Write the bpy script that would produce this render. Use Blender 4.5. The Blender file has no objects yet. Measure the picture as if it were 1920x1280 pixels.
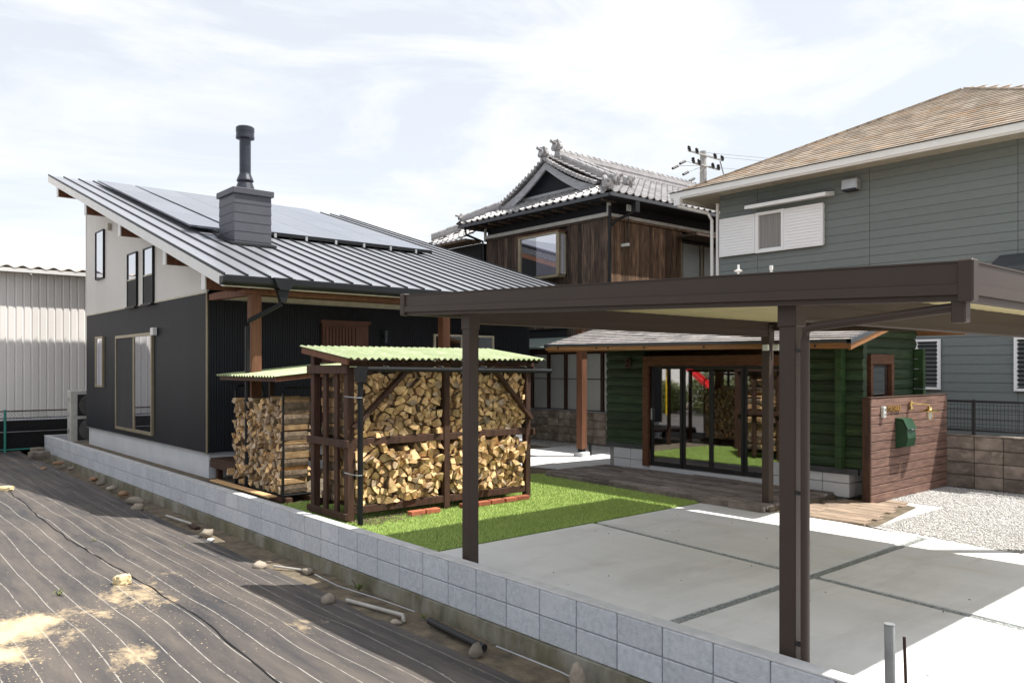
import bpy, math, random
import numpy as np
from mathutils import Vector, Matrix, noise
random.seed(7); np.random.seed(7)
S = bpy.context.scene; C = S.collection
# ------------------------------------------------------------------ camera, sky, sun, exposure
cd = bpy.data.cameras.new('camera'); cam = bpy.data.objects.new('camera', cd); C.objects.link(cam)
cam.location = (0, 0, 1.85); cam.rotation_euler = (math.radians(90), 0, -math.atan(1290/1500))
cd.sensor_width = 36; cd.lens = 28.125; cd.shift_y = 0.0255; cd.clip_end = 2000; cd.clip_start = .05
S.camera = cam
SUN = Vector((.42, -.36, 1)).normalized()
sd = bpy.data.lights.new('sun', 'SUN'); sun = bpy.data.objects.new('sun', sd); C.objects.link(sun)
sd.energy = 5.0; sd.angle = math.radians(.55); sd.color = (1, .955, .88)
sun.rotation_euler = SUN.to_track_quat('Z', 'Y').to_euler(); sun.location = (20, -16, 40)
W = bpy.data.worlds.new('World'); S.world = W; W.use_nodes = True
nt = W.node_tree; nt.nodes.clear()
def N(nt, t, **k):
    n = nt.nodes.new(t)
    for a, b in k.items():
        if a in n.inputs.keys() if isinstance(a, str) else False: n.inputs[a].default_value = b
        else: setattr(n, a, b)
    return n
sky = N(nt, 'ShaderNodeTexSky', sky_type='NISHITA', sun_disc=False, sun_elevation=math.asin(SUN.z), sun_rotation=math.atan2(SUN.x, SUN.y), air_density=1.0, dust_density=1.5, ozone_density=1.0)
tc = N(nt, 'ShaderNodeTexCoord'); mp = N(nt, 'ShaderNodeMapping'); mp.inputs['Scale'].default_value = (1.2, 2.6, 6.0); mp.inputs['Rotation'].default_value = (.10, .22, .25)
n1 = N(nt, 'ShaderNodeTexNoise'); n1.inputs['Scale'].default_value = 1.5; n1.inputs['Detail'].default_value = 12; n1.inputs['Roughness'].default_value = .60; n1.inputs['Distortion'].default_value = .45
nt.links.new(tc.outputs['Generated'], mp.inputs['Vector']); nt.links.new(mp.outputs[0], n1.inputs['Vector'])
cr = N(nt, 'ShaderNodeValToRGB'); cr.color_ramp.elements[0].position = .44; cr.color_ramp.elements[0].color = (.63,)*3+(1,); cr.color_ramp.elements[1].position = .68; cr.color_ramp.elements[1].color = (1, 1, 1, 1)
nt.links.new(n1.outputs['Fac'], cr.inputs[0])
sep = N(nt, 'ShaderNodeSeparateXYZ'); nt.links.new(tc.outputs['Generated'], sep.inputs[0])
mr = N(nt, 'ShaderNodeMapRange'); mr.inputs['From Min'].default_value = .0; mr.inputs['From Max'].default_value = .46; mr.inputs['To Min'].default_value = 1.0; mr.inputs['To Max'].default_value = 0
nt.links.new(sep.outputs['Z'], mr.inputs['Value'])
mx0 = N(nt, 'ShaderNodeMath', operation='MAXIMUM'); nt.links.new(cr.outputs[0], mx0.inputs[0]); nt.links.new(mr.outputs[0], mx0.inputs[1])
mx = N(nt, 'ShaderNodeMix', data_type='RGBA'); nt.links.new(mx0.outputs[0], mx.inputs[0]); nt.links.new(sky.outputs[0], mx.inputs[6]); mx.inputs[7].default_value = (7.3, 7.35, 7.4, 1)
bg = N(nt, 'ShaderNodeBackground'); bg.inputs['Strength'].default_value = .1; nt.links.new(mx.outputs[2], bg.inputs[0])
wo = N(nt, 'ShaderNodeOutputWorld'); nt.links.new(bg.outputs[0], wo.inputs[0])
S.view_settings.view_transform = 'Standard'; S.view_settings.look = 'None'; S.view_settings.gamma = 1; S.view_settings.use_curve_mapping = False
S.view_settings.exposure = .66
# ------------------------------------------------------------------ materials
def mat(name, col, col2=None, rough=.75, scale=4, stretch=(1, 1, 1), bump=.15, bscale=60, metal=0, rnd=.12, spec=.4, dirt=None, dscale=1.2, detail=6, coat=0, fac=(.35, .65), dlo=.5, dhi=.7):
    m = bpy.data.materials.new(name); m.use_nodes = True; t = m.node_tree; b = t.nodes['Principled BSDF']
    L = t.links.new
    col2 = col2 or tuple(c*.78 for c in col)
    co = N(t, 'ShaderNodeTexCoord'); oi = N(t, 'ShaderNodeObjectInfo'); at = N(t, 'ShaderNodeAttribute', attribute_name='rnd')
    ad = N(t, 'ShaderNodeMath', operation='ADD'); L(oi.outputs['Random'], ad.inputs[0]); L(at.outputs['Fac'], ad.inputs[1])
    fr = N(t, 'ShaderNodeMath', operation='FRACT'); L(ad.outputs[0], fr.inputs[0])
    sc = N(t, 'ShaderNodeVectorMath', operation='SCALE'); sc.inputs[0].default_value = (13.7, 7.3, 5.1); L(fr.outputs[0], sc.inputs['Scale'])
    mpn = N(t, 'ShaderNodeMapping'); mpn.inputs['Scale'].default_value = stretch; L(co.outputs['Object'], mpn.inputs['Vector']); L(sc.outputs[0], mpn.inputs['Location'])
    n = N(t, 'ShaderNodeTexNoise'); n.inputs['Scale'].default_value = scale; n.inputs['Detail'].default_value = detail; n.inputs['Roughness'].default_value = .6; L(mpn.outputs[0], n.inputs['Vector'])
    r = N(t, 'ShaderNodeMapRange'); r.inputs['From Min'].default_value = fac[0]; r.inputs['From Max'].default_value = fac[1]; L(n.outputs['Fac'], r.inputs['Value'])
    mi = N(t, 'ShaderNodeMix', data_type='RGBA'); mi.inputs[6].default_value = (*col2, 1); mi.inputs[7].default_value = (*col, 1); L(r.outputs[0], mi.inputs[0])
    out = mi.outputs[2]
    if dirt:
        n2 = N(t, 'ShaderNodeTexNoise'); n2.inputs['Scale'].default_value = dscale; n2.inputs['Detail'].default_value = 8; n2.inputs['Roughness'].default_value = .65; L(mpn.outputs[0], n2.inputs['Vector'])
        r2 = N(t, 'ShaderNodeMapRange'); r2.inputs['From Min'].default_value = dlo; r2.inputs['From Max'].default_value = dhi; L(n2.outputs['Fac'], r2.inputs['Value'])
        m2 = N(t, 'ShaderNodeMix', data_type='RGBA'); L(r2.outputs[0], m2.inputs[0]); L(out, m2.inputs[6]); m2.inputs[7].default_value = (*dirt, 1); out = m2.outputs[2]
    if rnd:
        mr_ = N(t, 'ShaderNodeMapRange'); mr_.inputs['To Min'].default_value = 1-rnd; mr_.inputs['To Max'].default_value = 1+rnd; L(fr.outputs[0], mr_.inputs['Value'])
        h = N(t, 'ShaderNodeHueSaturation'); L(mr_.outputs[0], h.inputs['Value']); L(out, h.inputs['Color']); out = h.outputs[0]
    L(out, b.inputs['Base Color']); b.inputs['Roughness'].default_value = rough; b.inputs['Metallic'].default_value = metal; b.inputs['Specular IOR Level'].default_value = spec
    if coat: b.inputs['Coat Weight'].default_value = coat
    if bump:
        n3 = N(t, 'ShaderNodeTexNoise'); n3.inputs['Scale'].default_value = bscale; n3.inputs['Detail'].default_value = 5; L(mpn.outputs[0], n3.inputs['Vector'])
        bp = N(t, 'ShaderNodeBump'); bp.inputs['Strength'].default_value = bump; bp.inputs['Distance'].default_value = .01; L(n3.outputs['Fac'], bp.inputs['Height']); L(bp.outputs[0], b.inputs['Normal'])
    return m
def glassmat(name, tint, refl, transparent=True, base=(.02, .022, .025), rough=.02):
    m = bpy.data.materials.new(name); m.use_nodes = True; t = m.node_tree; t.nodes.clear(); L = t.links.new
    o = N(t, 'ShaderNodeOutputMaterial'); mx = N(t, 'ShaderNodeMixShader'); g = N(t, 'ShaderNodeBsdfGlossy'); g.inputs['Roughness'].default_value = rough; g.inputs['Color'].default_value = (.95, .96, 1, 1)
    if transparent: a = N(t, 'ShaderNodeBsdfTransparent'); a.inputs[0].default_value = (*tint, 1)
    else: a = N(t, 'ShaderNodeBsdfDiffuse'); a.inputs[0].default_value = (*base, 1)
    lw = N(t, 'ShaderNodeLayerWeight'); lw.inputs['Blend'].default_value = .5
    r = N(t, 'ShaderNodeMapRange'); r.inputs['To Min'].default_value = refl; r.inputs['To Max'].default_value = min(1, refl+.6); L(lw.outputs['Fresnel'], r.inputs['Value'])
    L(r.outputs[0], mx.inputs[0]); L(a.outputs[0], mx.inputs[1]); L(g.outputs[0], mx.inputs[2]); L(mx.outputs[0], o.inputs[0])
    return m
M = {}
M['concrete'] = mat('concrete', (.76, .765, .77), (.67, .675, .68), rough=.85, scale=.8, stretch=(1.6, .35, 1), bump=.2, bscale=40, rnd=.04, dirt=(.60, .57, .52), dscale=1.1, dlo=.56, dhi=.8)
def concrete_material():
    m = M['concrete']; t = m.node_tree; L = t.links.new; b = t.nodes['Principled BSDF']; src = b.inputs['Base Color'].links[0].from_socket
    g = N(t, 'ShaderNodeNewGeometry')
    def ns(sc, stretch, det, lo, hi):
        mp = N(t, 'ShaderNodeMapping'); mp.inputs['Scale'].default_value = stretch; L(g.outputs['Position'], mp.inputs['Vector'])
        n = N(t, 'ShaderNodeTexNoise'); n.inputs['Scale'].default_value = sc; n.inputs['Detail'].default_value = det; n.inputs['Roughness'].default_value = .66; n.inputs['Distortion'].default_value = .6; L(mp.outputs[0], n.inputs['Vector'])
        r = N(t, 'ShaderNodeMapRange'); r.inputs['From Min'].default_value = lo; r.inputs['From Max'].default_value = hi; L(n.outputs['Fac'], r.inputs['Value']); return r.outputs[0]
    for col, k, a in (((.52, .52, .52), .7, (1.1, (.5, 1.6, 1), 9, .48, .72)), ((.48, .40, .31), .75, (2.2, (.35, 1.5, 1), 10, .62, .78)), ((.72, .72, .71), .5, (6, (1, .5, 1), 8, .55, .75)), ((.22, .21, .20), .55, (14, (1, 1, 1), 4, .70, .76))):
        f = ns(*a); mu = N(t, 'ShaderNodeMath', operation='MULTIPLY'); mu.inputs[1].default_value = k; L(f, mu.inputs[0]); mi = N(t, 'ShaderNodeMix', data_type='RGBA'); L(mu.outputs[0], mi.inputs[0]); L(src, mi.inputs[6]); mi.inputs[7].default_value = (*col, 1); src = mi.outputs[2]
    L(src, b.inputs['Base Color'])
concrete_material()
M['mortar'] = mat('mortar', (.36, .36, .36), rough=.95, rnd=0)
M['block'] = mat('block', (.56, .59, .635), (.44, .465, .505), rough=.9, scale=26, stretch=(1, 1, 1), bump=.5, bscale=90, rnd=.06, spec=.2, dirt=(.56, .585, .62), dscale=3)
M['coping'] = mat('coping', (.60, .605, .61), rough=.9, scale=6, bump=.3, rnd=0)
M['footing'] = mat('footing', (.20, .185, .125), (.11, .105, .07), rough=.95, scale=5, stretch=(1, 1, .5), bump=.6, bscale=25, rnd=0, dirt=(.30, .29, .25), dscale=2, dlo=.45, dhi=.65)
M['soil'] = mat('soil', (.20, .16, .11), (.09, .075, .055), rough=1, scale=5, bump=.8, bscale=30, rnd=0)
M['gravel'] = mat('gravel', (.62, .60, .57), (.36, .36, .36), rough=.95, scale=40, bump=.8, bscale=120, rnd=.28)
M['gravel_grey'] = mat('gravel_grey', (.36, .38, .37), (.20, .22, .22), rough=.95, scale=40, bump=.8, rnd=.3)
M['turf_base'] = mat('turf_base', (.25, .35, .085), (.14, .23, .045), rough=1, scale=20, bump=.6, bscale=150, rnd=0)
M['blade'] = mat('blade', (.52, .62, .21), (.27, .40, .09), rough=.6, scale=3, bump=0, rnd=.3, spec=.3)
M['navy'] = mat('navy_siding', (.016, .018, .025), (.013, .0145, .021), rough=.5, scale=1, bump=0, rnd=.08, spec=.32)
M['white_siding'] = mat('white_siding', (.74, .72, .69), (.71, .69, .66), rough=.5, scale=1, bump=0, rnd=.03)
M['white'] = mat('white_paint', (.78, .78, .77), (.74, .74, .73), rough=.5, bump=0, rnd=0)
M['cream'] = mat('cream_paint', (.62, .58, .47), rough=.5, bump=0, rnd=0)
M['foundation'] = mat('foundation', (.62, .64, .67), (.55, .57, .60), rough=.9, scale=1.6, bump=.15, rnd=0)
M['roof_metal'] = mat('roof_metal', (.34, .355, .39), (.30, .315, .35), rough=.36, scale=1.2, stretch=(1, .3, 1), bump=.03, bscale=4, metal=.55, rnd=.06)
M['seam'] = mat('seam_metal_shaded', (.02, .021, .026), rough=.5, bump=0, rnd=0, spec=.3)  # darker than the roof metal: shade on the seam sides put into the colour
M['black_metal'] = mat('black_metal', (.012, .013, .015), rough=.4, bump=0, rnd=0, spec=.25)
M['chimney'] = mat('chimney_cladding', (.082, .083, .10), (.07, .071, .088), rough=.45, bump=.05, rnd=.04, metal=.2)
M['flue'] = mat('flue_metal', (.045, .05, .065), rough=.3, bump=0, rnd=0, metal=.3)
M['solar'] = mat('solar_glass', (.10, .11, .14), (.08, .09, .12), rough=.22, scale=2, bump=0, rnd=.2, spec=.7, coat=.35)
M['brown_post'] = mat('brown_timber', (.20, .085, .045), (.12, .05, .026), rough=.7, scale=3, stretch=(8, 8, .6), bump=.3, bscale=30, rnd=.05)
M['dark_timber'] = mat('dark_timber', (.078, .036, .021), (.036, .017, .011), rough=.7, scale=3, stretch=(6, 6, 1), bump=.35, bscale=30, rnd=.2)
M['door_wood'] = mat('door_wood', (.16, .07, .05), (.11, .05, .035), rough=.6, scale=3, stretch=(8, 8, .6), bump=.1, rnd=.05)
M['carport'] = mat('carport_metal', (.056, .040, .033), (.050, .036, .030), rough=.5, scale=2, bump=.02, rnd=.03, metal=0, spec=.3)
M['carport_under'] = mat('carport_sheet', (.60, .53, .30), (.55, .48, .27), rough=.55, scale=2, bump=0, rnd=0)
M['bronze'] = mat('window_bronze', (.33, .28, .19), rough=.4, bump=0, rnd=0, metal=.3)
M['green_sheet'] = mat('green_corrugated', (.36, .42, .235), (.31, .37, .19), rough=.5, scale=3, bump=.05, rnd=.04, dirt=(.50, .55, .36), dscale=5)
M['log_end'] = None
M['bark'] = mat('bark', (.20, .15, .10), (.085, .062, .042), rough=.95, scale=14, stretch=(1, 1, 1), bump=1, bscale=45, rnd=.3)
M['split'] = mat('split_wood', (.50, .33, .165), (.27, .165, .08), rough=.85, scale=10, stretch=(1, 1, 1), bump=.7, bscale=60, rnd=.28)
M['log_end'] = mat('log_end_grain', (.90, .65, .34), (.50, .30, .13), rough=.85, scale=9, bump=.8, bscale=90, rnd=.38, dirt=(.24, .135, .06), dscale=11, dlo=.52, dhi=.74)
M['old_end'] = mat('weathered_end_grain', (.60, .47, .33), (.25, .185, .125), rough=.9, scale=10, bump=.8, bscale=90, rnd=.38, dirt=(.42, .26, .11), dscale=4, dlo=.5, dhi=.62)
M['cabin_green'] = mat('green_stained_log', (.030, .058, .024), (.014, .030, .014), rough=.6, scale=2.5, stretch=(1.5, 1.5, 12), bump=.35, bscale=25, rnd=.3, dirt=(.050, .085, .024), dscale=1.5, dlo=.55, dhi=.75)
M['cabin_end'] = mat('green_log_end', (.030, .066, .02), (.016, .04, .013), rough=.6, scale=10, bump=.2, rnd=.2)
M['cabin_brown'] = mat('cabin_brown_trim', (.15, .062, .028), (.085, .034, .017), rough=.6, scale=3, stretch=(2, 2, 9), bump=.3, bscale=30, rnd=.1)
M['eave_wood'] = mat('eave_wood', (.33, .155, .055), (.22, .10, .038), rough=.6, scale=3, stretch=(3, .8, 12), bump=.2, bscale=30, rnd=.1)
M['shingle_grey'] = mat('shingle_grey', (.38, .355, .34), (.27, .25, .245), rough=.95, scale=10, bump=.6, bscale=150, rnd=.22)
M['flashing'] = mat('flashing', (.06, .065, .075), rough=.45, bump=0, rnd=0)
M['shingle_tan'] = mat('shingle_tan', (.44, .375, .31), (.31, .255, .20), rough=.95, scale=5, bump=.6, bscale=120, rnd=.22, dirt=(.43, .28, .165), dscale=.8, dlo=.5, dhi=.72)
M['teal'] = mat('teal_siding', (.182, .208, .206), (.168, .194, .192), rough=.6, scale=6, stretch=(1, 1, 3), bump=.1, bscale=80, rnd=.04, spec=.3)
M['soffit'] = mat('soffit', (.62, .58, .48), rough=.7, bump=0, rnd=0)
M['vinyl'] = mat('white_vinyl', (.86, .87, .89), (.84, .85, .87), rough=.4, bump=0, rnd=0)
M['aluminium'] = mat('aluminium', (.45, .46, .48), rough=.35, bump=0, rnd=0, metal=.5)
M['kawara'] = mat('kawara_tile', (.36, .345, .345), (.24, .235, .24), rough=.38, scale=6, bump=.15, bscale=30, rnd=.28, spec=.7, dirt=(.17, .16, .165), dscale=3)
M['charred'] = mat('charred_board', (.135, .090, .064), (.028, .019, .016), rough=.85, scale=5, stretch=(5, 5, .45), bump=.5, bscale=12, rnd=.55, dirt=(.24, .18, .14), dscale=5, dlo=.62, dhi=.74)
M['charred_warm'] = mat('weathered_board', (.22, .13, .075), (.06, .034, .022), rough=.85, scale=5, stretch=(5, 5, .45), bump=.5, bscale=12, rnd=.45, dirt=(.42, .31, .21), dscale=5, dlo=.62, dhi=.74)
M['black_plaster'] = mat('black_plaster', (.012, .013, .018), rough=.8, bump=.05, rnd=0)
M['grey_wood'] = mat('grey_weathered_wood', (.40, .40, .42), (.28, .28, .30), rough=.85, scale=3, stretch=(1, 1, 8), bump=.2, rnd=.1)
M['plaster_white'] = mat('plaster_white', (.55, .54, .50), rough=.8, bump=0, rnd=0)
M['frosted'] = mat('frosted_glass', (.52, .53, .50), (.44, .45, .43), rough=.18, scale=1, bump=0, rnd=.08, spec=.6)
M['curtain'] = mat('curtain', (.30, .29, .28), (.2, .2, .2), rough=.9, scale=2, stretch=(20, 20, .3), bump=0, rnd=0)
M['old_block'] = mat('old_block', (.27, .225, .19), (.13, .105, .09), rough=.95, scale=4, stretch=(1, 1, 1.4), bump=.7, bscale=50, rnd=.25, dirt=(.40, .36, .31), dscale=3.2, dlo=.56, dhi=.74)
M['old_block_back'] = mat('old_block_back', (.46, .39, .32), (.22, .17, .13), rough=.95, scale=4, stretch=(1, 1, 1.4), bump=.7, bscale=50, rnd=.28, dirt=(.60, .55, .48), dscale=3.2, dlo=.56, dhi=.74)
M['panel_wood'] = mat('panel_wood', (.225, .132, .10), (.115, .064, .05), rough=.65, scale=3.5, stretch=(1, 6, 9), bump=.25, bscale=30, rnd=.14, dirt=(.46, .28, .22), dscale=5, dlo=.62, dhi=.76)
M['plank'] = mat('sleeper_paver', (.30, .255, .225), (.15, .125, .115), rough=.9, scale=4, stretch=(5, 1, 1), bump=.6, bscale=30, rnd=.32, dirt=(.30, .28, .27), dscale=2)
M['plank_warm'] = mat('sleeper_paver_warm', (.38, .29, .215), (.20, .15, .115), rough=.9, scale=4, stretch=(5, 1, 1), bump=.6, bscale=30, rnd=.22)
M['mail_green'] = mat('mailbox_green', (.02, .065, .032), rough=.35, bump=0, rnd=0)
M['brass'] = mat('brass', (.80, .58, .25), rough=.22, bump=0, rnd=0, metal=1)
M['plastic'] = mat('pale_plastic', (.68, .70, .66), rough=.4, bump=0, rnd=0)
M['dark_plastic'] = mat('dark_plastic', (.02, .02, .022), rough=.5, bump=0, rnd=0)
M['warehouse'] = mat('warehouse_sheet', (.86, .83, .80), (.82, .79, .76), rough=.5, scale=1, bump=0, rnd=.05)
M['asbestos'] = mat('cement_roof', (.50, .42, .33), (.38, .30, .24), rough=.9, scale=4, bump=.3, rnd=.1)
M['net'] = mat('black_net', (.012, .012, .013), rough=.9, scale=80, bump=.5, rnd=0)
M['fence_green'] = mat('fence_green', (.04, .26, .21), rough=.5, bump=0, rnd=0)
M['ac'] = mat('ac_casing', (.60, .585, .54), rough=.5, bump=0, rnd=0)
M['stone'] = mat('stone', (.36, .31, .25), (.22, .19, .155), rough=.95, scale=6, bump=.8, bscale=25, rnd=.3)
M['pale_rock'] = mat('pale_rock', (.72, .60, .37), (.52, .41, .23), rough=.95, scale=9, bump=1, bscale=30, rnd=.05)
M['brick'] = mat('brick', (.42, .135, .07), (.28, .085, .045), rough=.9, scale=8, bump=.4, rnd=.25)
M['pine'] = mat('pine_board', (.66, .42, .21), (.5, .3, .14), rough=.7, scale=3, stretch=(1, 8, 8), bump=.1, rnd=0)
M['leaf'] = mat('leaf', (.17, .19, .05), (.07, .10, .025), rough=.6, scale=2, bump=0, rnd=.45)
M['twig'] = mat('twig', (.16, .12, .08), rough=.9, bump=0, rnd=.2)
M['pvc'] = mat('grey_pvc', (.50, .48, .44), rough=.5, bump=0, rnd=0)
M['galv'] = mat('galvanised_steel', (.34, .36, .37), (.26, .275, .28), rough=.45, scale=8, bump=.05, rnd=0, metal=.5)
M['pole_conc'] = mat('pole_concrete', (.46, .46, .46), rough=.9, rnd=0)
M['room'] = mat('room_wood', (.30, .155, .06), (.22, .11, .045), rough=.5, scale=2, stretch=(1, 1, 9), bump=0, rnd=0)
M['blue'] = mat('blue_plastic', (.05, .30, .95), rough=.4, bump=0, rnd=0)
M['red'] = mat('red_plastic', (.55, .02, .02), rough=.4, bump=0, rnd=0)
M['yellow'] = mat('yellow_plastic', (.75, .50, .02), rough=.4, bump=0, rnd=0)
M['orange'] = mat('orange_paint', (.85, .26, .08), rough=.5, bump=0, rnd=0)
M['glass'] = glassmat('window_glass', (1, 1, 1), .34, False, base=(.03, .03, .032))
M['glass_reflect_tint'] = glassmat('window_glass_reflect_tint', (1, 1, 1), .5, False, base=(.30, .29, .36))  # pale lavender base: bright sky reflection put into the pane colour
M['door_glass'] = glassmat('door_glass', (.80, .82, .80), .26, True)
M['louvre_glass'] = mat('louvre_glass', (.05, .055, .055), rough=.15, bump=0, rnd=0, spec=.35)
M['letter_wood'] = mat('letter_wood', (.075, .035, .02), rough=.7, rnd=0)
M['net_screen'] = mat('insect_screen', (.045, .045, .048), rough=.8, bump=0, rnd=0)

def field_material():
    m = bpy.data.materials.new('weed_sheet'); m.use_nodes = True; t = m.node_tree; b = t.nodes['Principled BSDF']; L = t.links.new
    co = N(t, 'ShaderNodeTexCoord'); sp = N(t, 'ShaderNodeSeparateXYZ'); L(co.outputs['Object'], sp.inputs[0])
    w = N(t, 'ShaderNodeTexNoise'); w.inputs['Scale'].default_value = .55; w.inputs['Detail'].default_value = 4; L(co.outputs['Object'], w.inputs['Vector'])
    def math_(op, a, b_=None, c_=None):
        n = N(t, 'ShaderNodeMath', operation=op)
        for i, x in enumerate((a, b_, c_)):
            if x is None: continue
            if isinstance(x, (int, float)): n.inputs[i].default_value = x
            else: L(x, n.inputs[i])
        return n.outputs[0]
    x = math_('MULTIPLY_ADD', w.outputs['Fac'], .05, sp.outputs['X'])
    fx = math_('FRACT', math_('MULTIPLY', x, 5.0))
    d = math_('ABSOLUTE', math_('SUBTRACT', fx, .5))
    line = math_('LESS_THAN', d, .019)
    ns = N(t, 'ShaderNodeTexNoise'); ns.inputs['Scale'].default_value = 9; ns.inputs['Detail'].default_value = 6; L(co.outputs['Object'], ns.inputs['Vector'])
    rl = N(t, 'ShaderNodeMapRange'); rl.inputs['From Min'].default_value = .3; rl.inputs['From Max'].default_value = .5; L(ns.outputs['Fac'], rl.inputs['Value'])
    line = math_('MULTIPLY', line, rl.outputs[0])
    mp = N(t, 'ShaderNodeMapping'); mp.inputs['Scale'].default_value = (2.2, .35, 1); L(co.outputs['Object'], mp.inputs['Vector'])
    st = N(t, 'ShaderNodeTexNoise'); st.inputs['Scale'].default_value = 2.2; st.inputs['Detail'].default_value = 8; st.inputs['Roughness'].default_value = .62; L(mp.outputs[0], st.inputs['Vector'])
    c1 = N(t, 'ShaderNodeValToRGB'); e = c1.color_ramp.elements; e[0].position = .34; e[0].color = (.044, .042, .045, 1); e[1].position = .72; e[1].color = (.128, .108, .092, 1); L(st.outputs['Fac'], c1.inputs[0])
    # sand blown over the sheet: stays where it lies
    sn = N(t, 'ShaderNodeTexNoise'); sn.inputs['Scale'].default_value = 1.0; sn.inputs['Detail'].default_value = 12; sn.inputs['Roughness'].default_value = .68
    mp2 = N(t, 'ShaderNodeMapping'); mp2.inputs['Scale'].default_value = (1.3, .8, 1); mp2.inputs['Location'].default_value = (3.1, 1.7, 0); L(co.outputs['Object'], mp2.inputs['Vector']); L(mp2.outputs[0], sn.inputs['Vector'])
    def blob(cx, cy, rx, ry, k):
        dx = math_('DIVIDE', math_('SUBTRACT', sp.outputs['X'], cx), rx); dy = math_('DIVIDE', math_('SUBTRACT', sp.outputs['Y'], cy), ry)
        r2 = math_('ADD', math_('MULTIPLY', dx, dx), math_('MULTIPLY', dy, dy))
        return math_('MULTIPLY', math_('MAXIMUM', math_('SUBTRACT', 1, r2), 0), k)
    s = math_('ADD', blob(1.15, 7.2, .75, .95, .27), blob(1.60, 6.0, .32, .6, .24)); s = math_('ADD', s, blob(2.0, 7.6, .5, .8, .16)); s = math_('ADD', s, blob(.92, 6.2, .35, .8, .24))
    s = math_('ADD', s, blob(2.6, 7.6, 1.0, 2.2, .10)); s = math_('ADD', s, blob(.9, 4.6, 1.0, 1.2, .16))
    sm = math_('ADD', sn.outputs['Fac'], s)
    r3 = N(t, 'ShaderNodeMapRange'); r3.inputs['From Min'].default_value = .68; r3.inputs['From Max'].default_value = .80; L(sm, r3.inputs['Value'])
    m1 = N(t, 'ShaderNodeMix', data_type='RGBA'); L(line, m1.inputs[0]); L(c1.outputs[0], m1.inputs[6]); m1.inputs[7].default_value = (.33, .31, .28, 1)
    m2 = N(t, 'ShaderNodeMix', data_type='RGBA'); L(r3.outputs[0], m2.inputs[0]); L(m1.outputs[2], m2.inputs[6]); m2.inputs[7].default_value = (.64, .49, .30, 1)
    sk = N(t, 'ShaderNodeTexNoise'); sk.inputs['Scale'].default_value = 42; sk.inputs['Detail'].default_value = 3; L(co.outputs['Object'], sk.inputs['Vector'])
    spk = math_('GREATER_THAN', math_('ADD', sk.outputs['Fac'], math_('MULTIPLY', s, .35)), .725)
    m3 = N(t, 'ShaderNodeMix', data_type='RGBA'); L(math_('MULTIPLY', spk, .7), m3.inputs[0]); L(m2.outputs[2], m3.inputs[6]); m3.inputs[7].default_value = (.62, .48, .30, 1)
    L(m3.outputs[2], b.inputs['Base Color']); b.inputs['Roughness'].default_value = .62; b.inputs['Specular IOR Level'].default_value = .45
    bn = N(t, 'ShaderNodeTexNoise'); bn.inputs['Scale'].default_value = 6; bn.inputs['Detail'].default_value = 6; L(mp.outputs[0], bn.inputs['Vector'])
    bp = N(t, 'ShaderNodeBump'); bp.inputs['Strength'].default_value = .5; bp.inputs['Distance'].default_value = .03; L(bn.outputs['Fac'], bp.inputs['Height']); L(bp.outputs[0], b.inputs['Normal'])
    return m
M['sheet'] = field_material()
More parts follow.
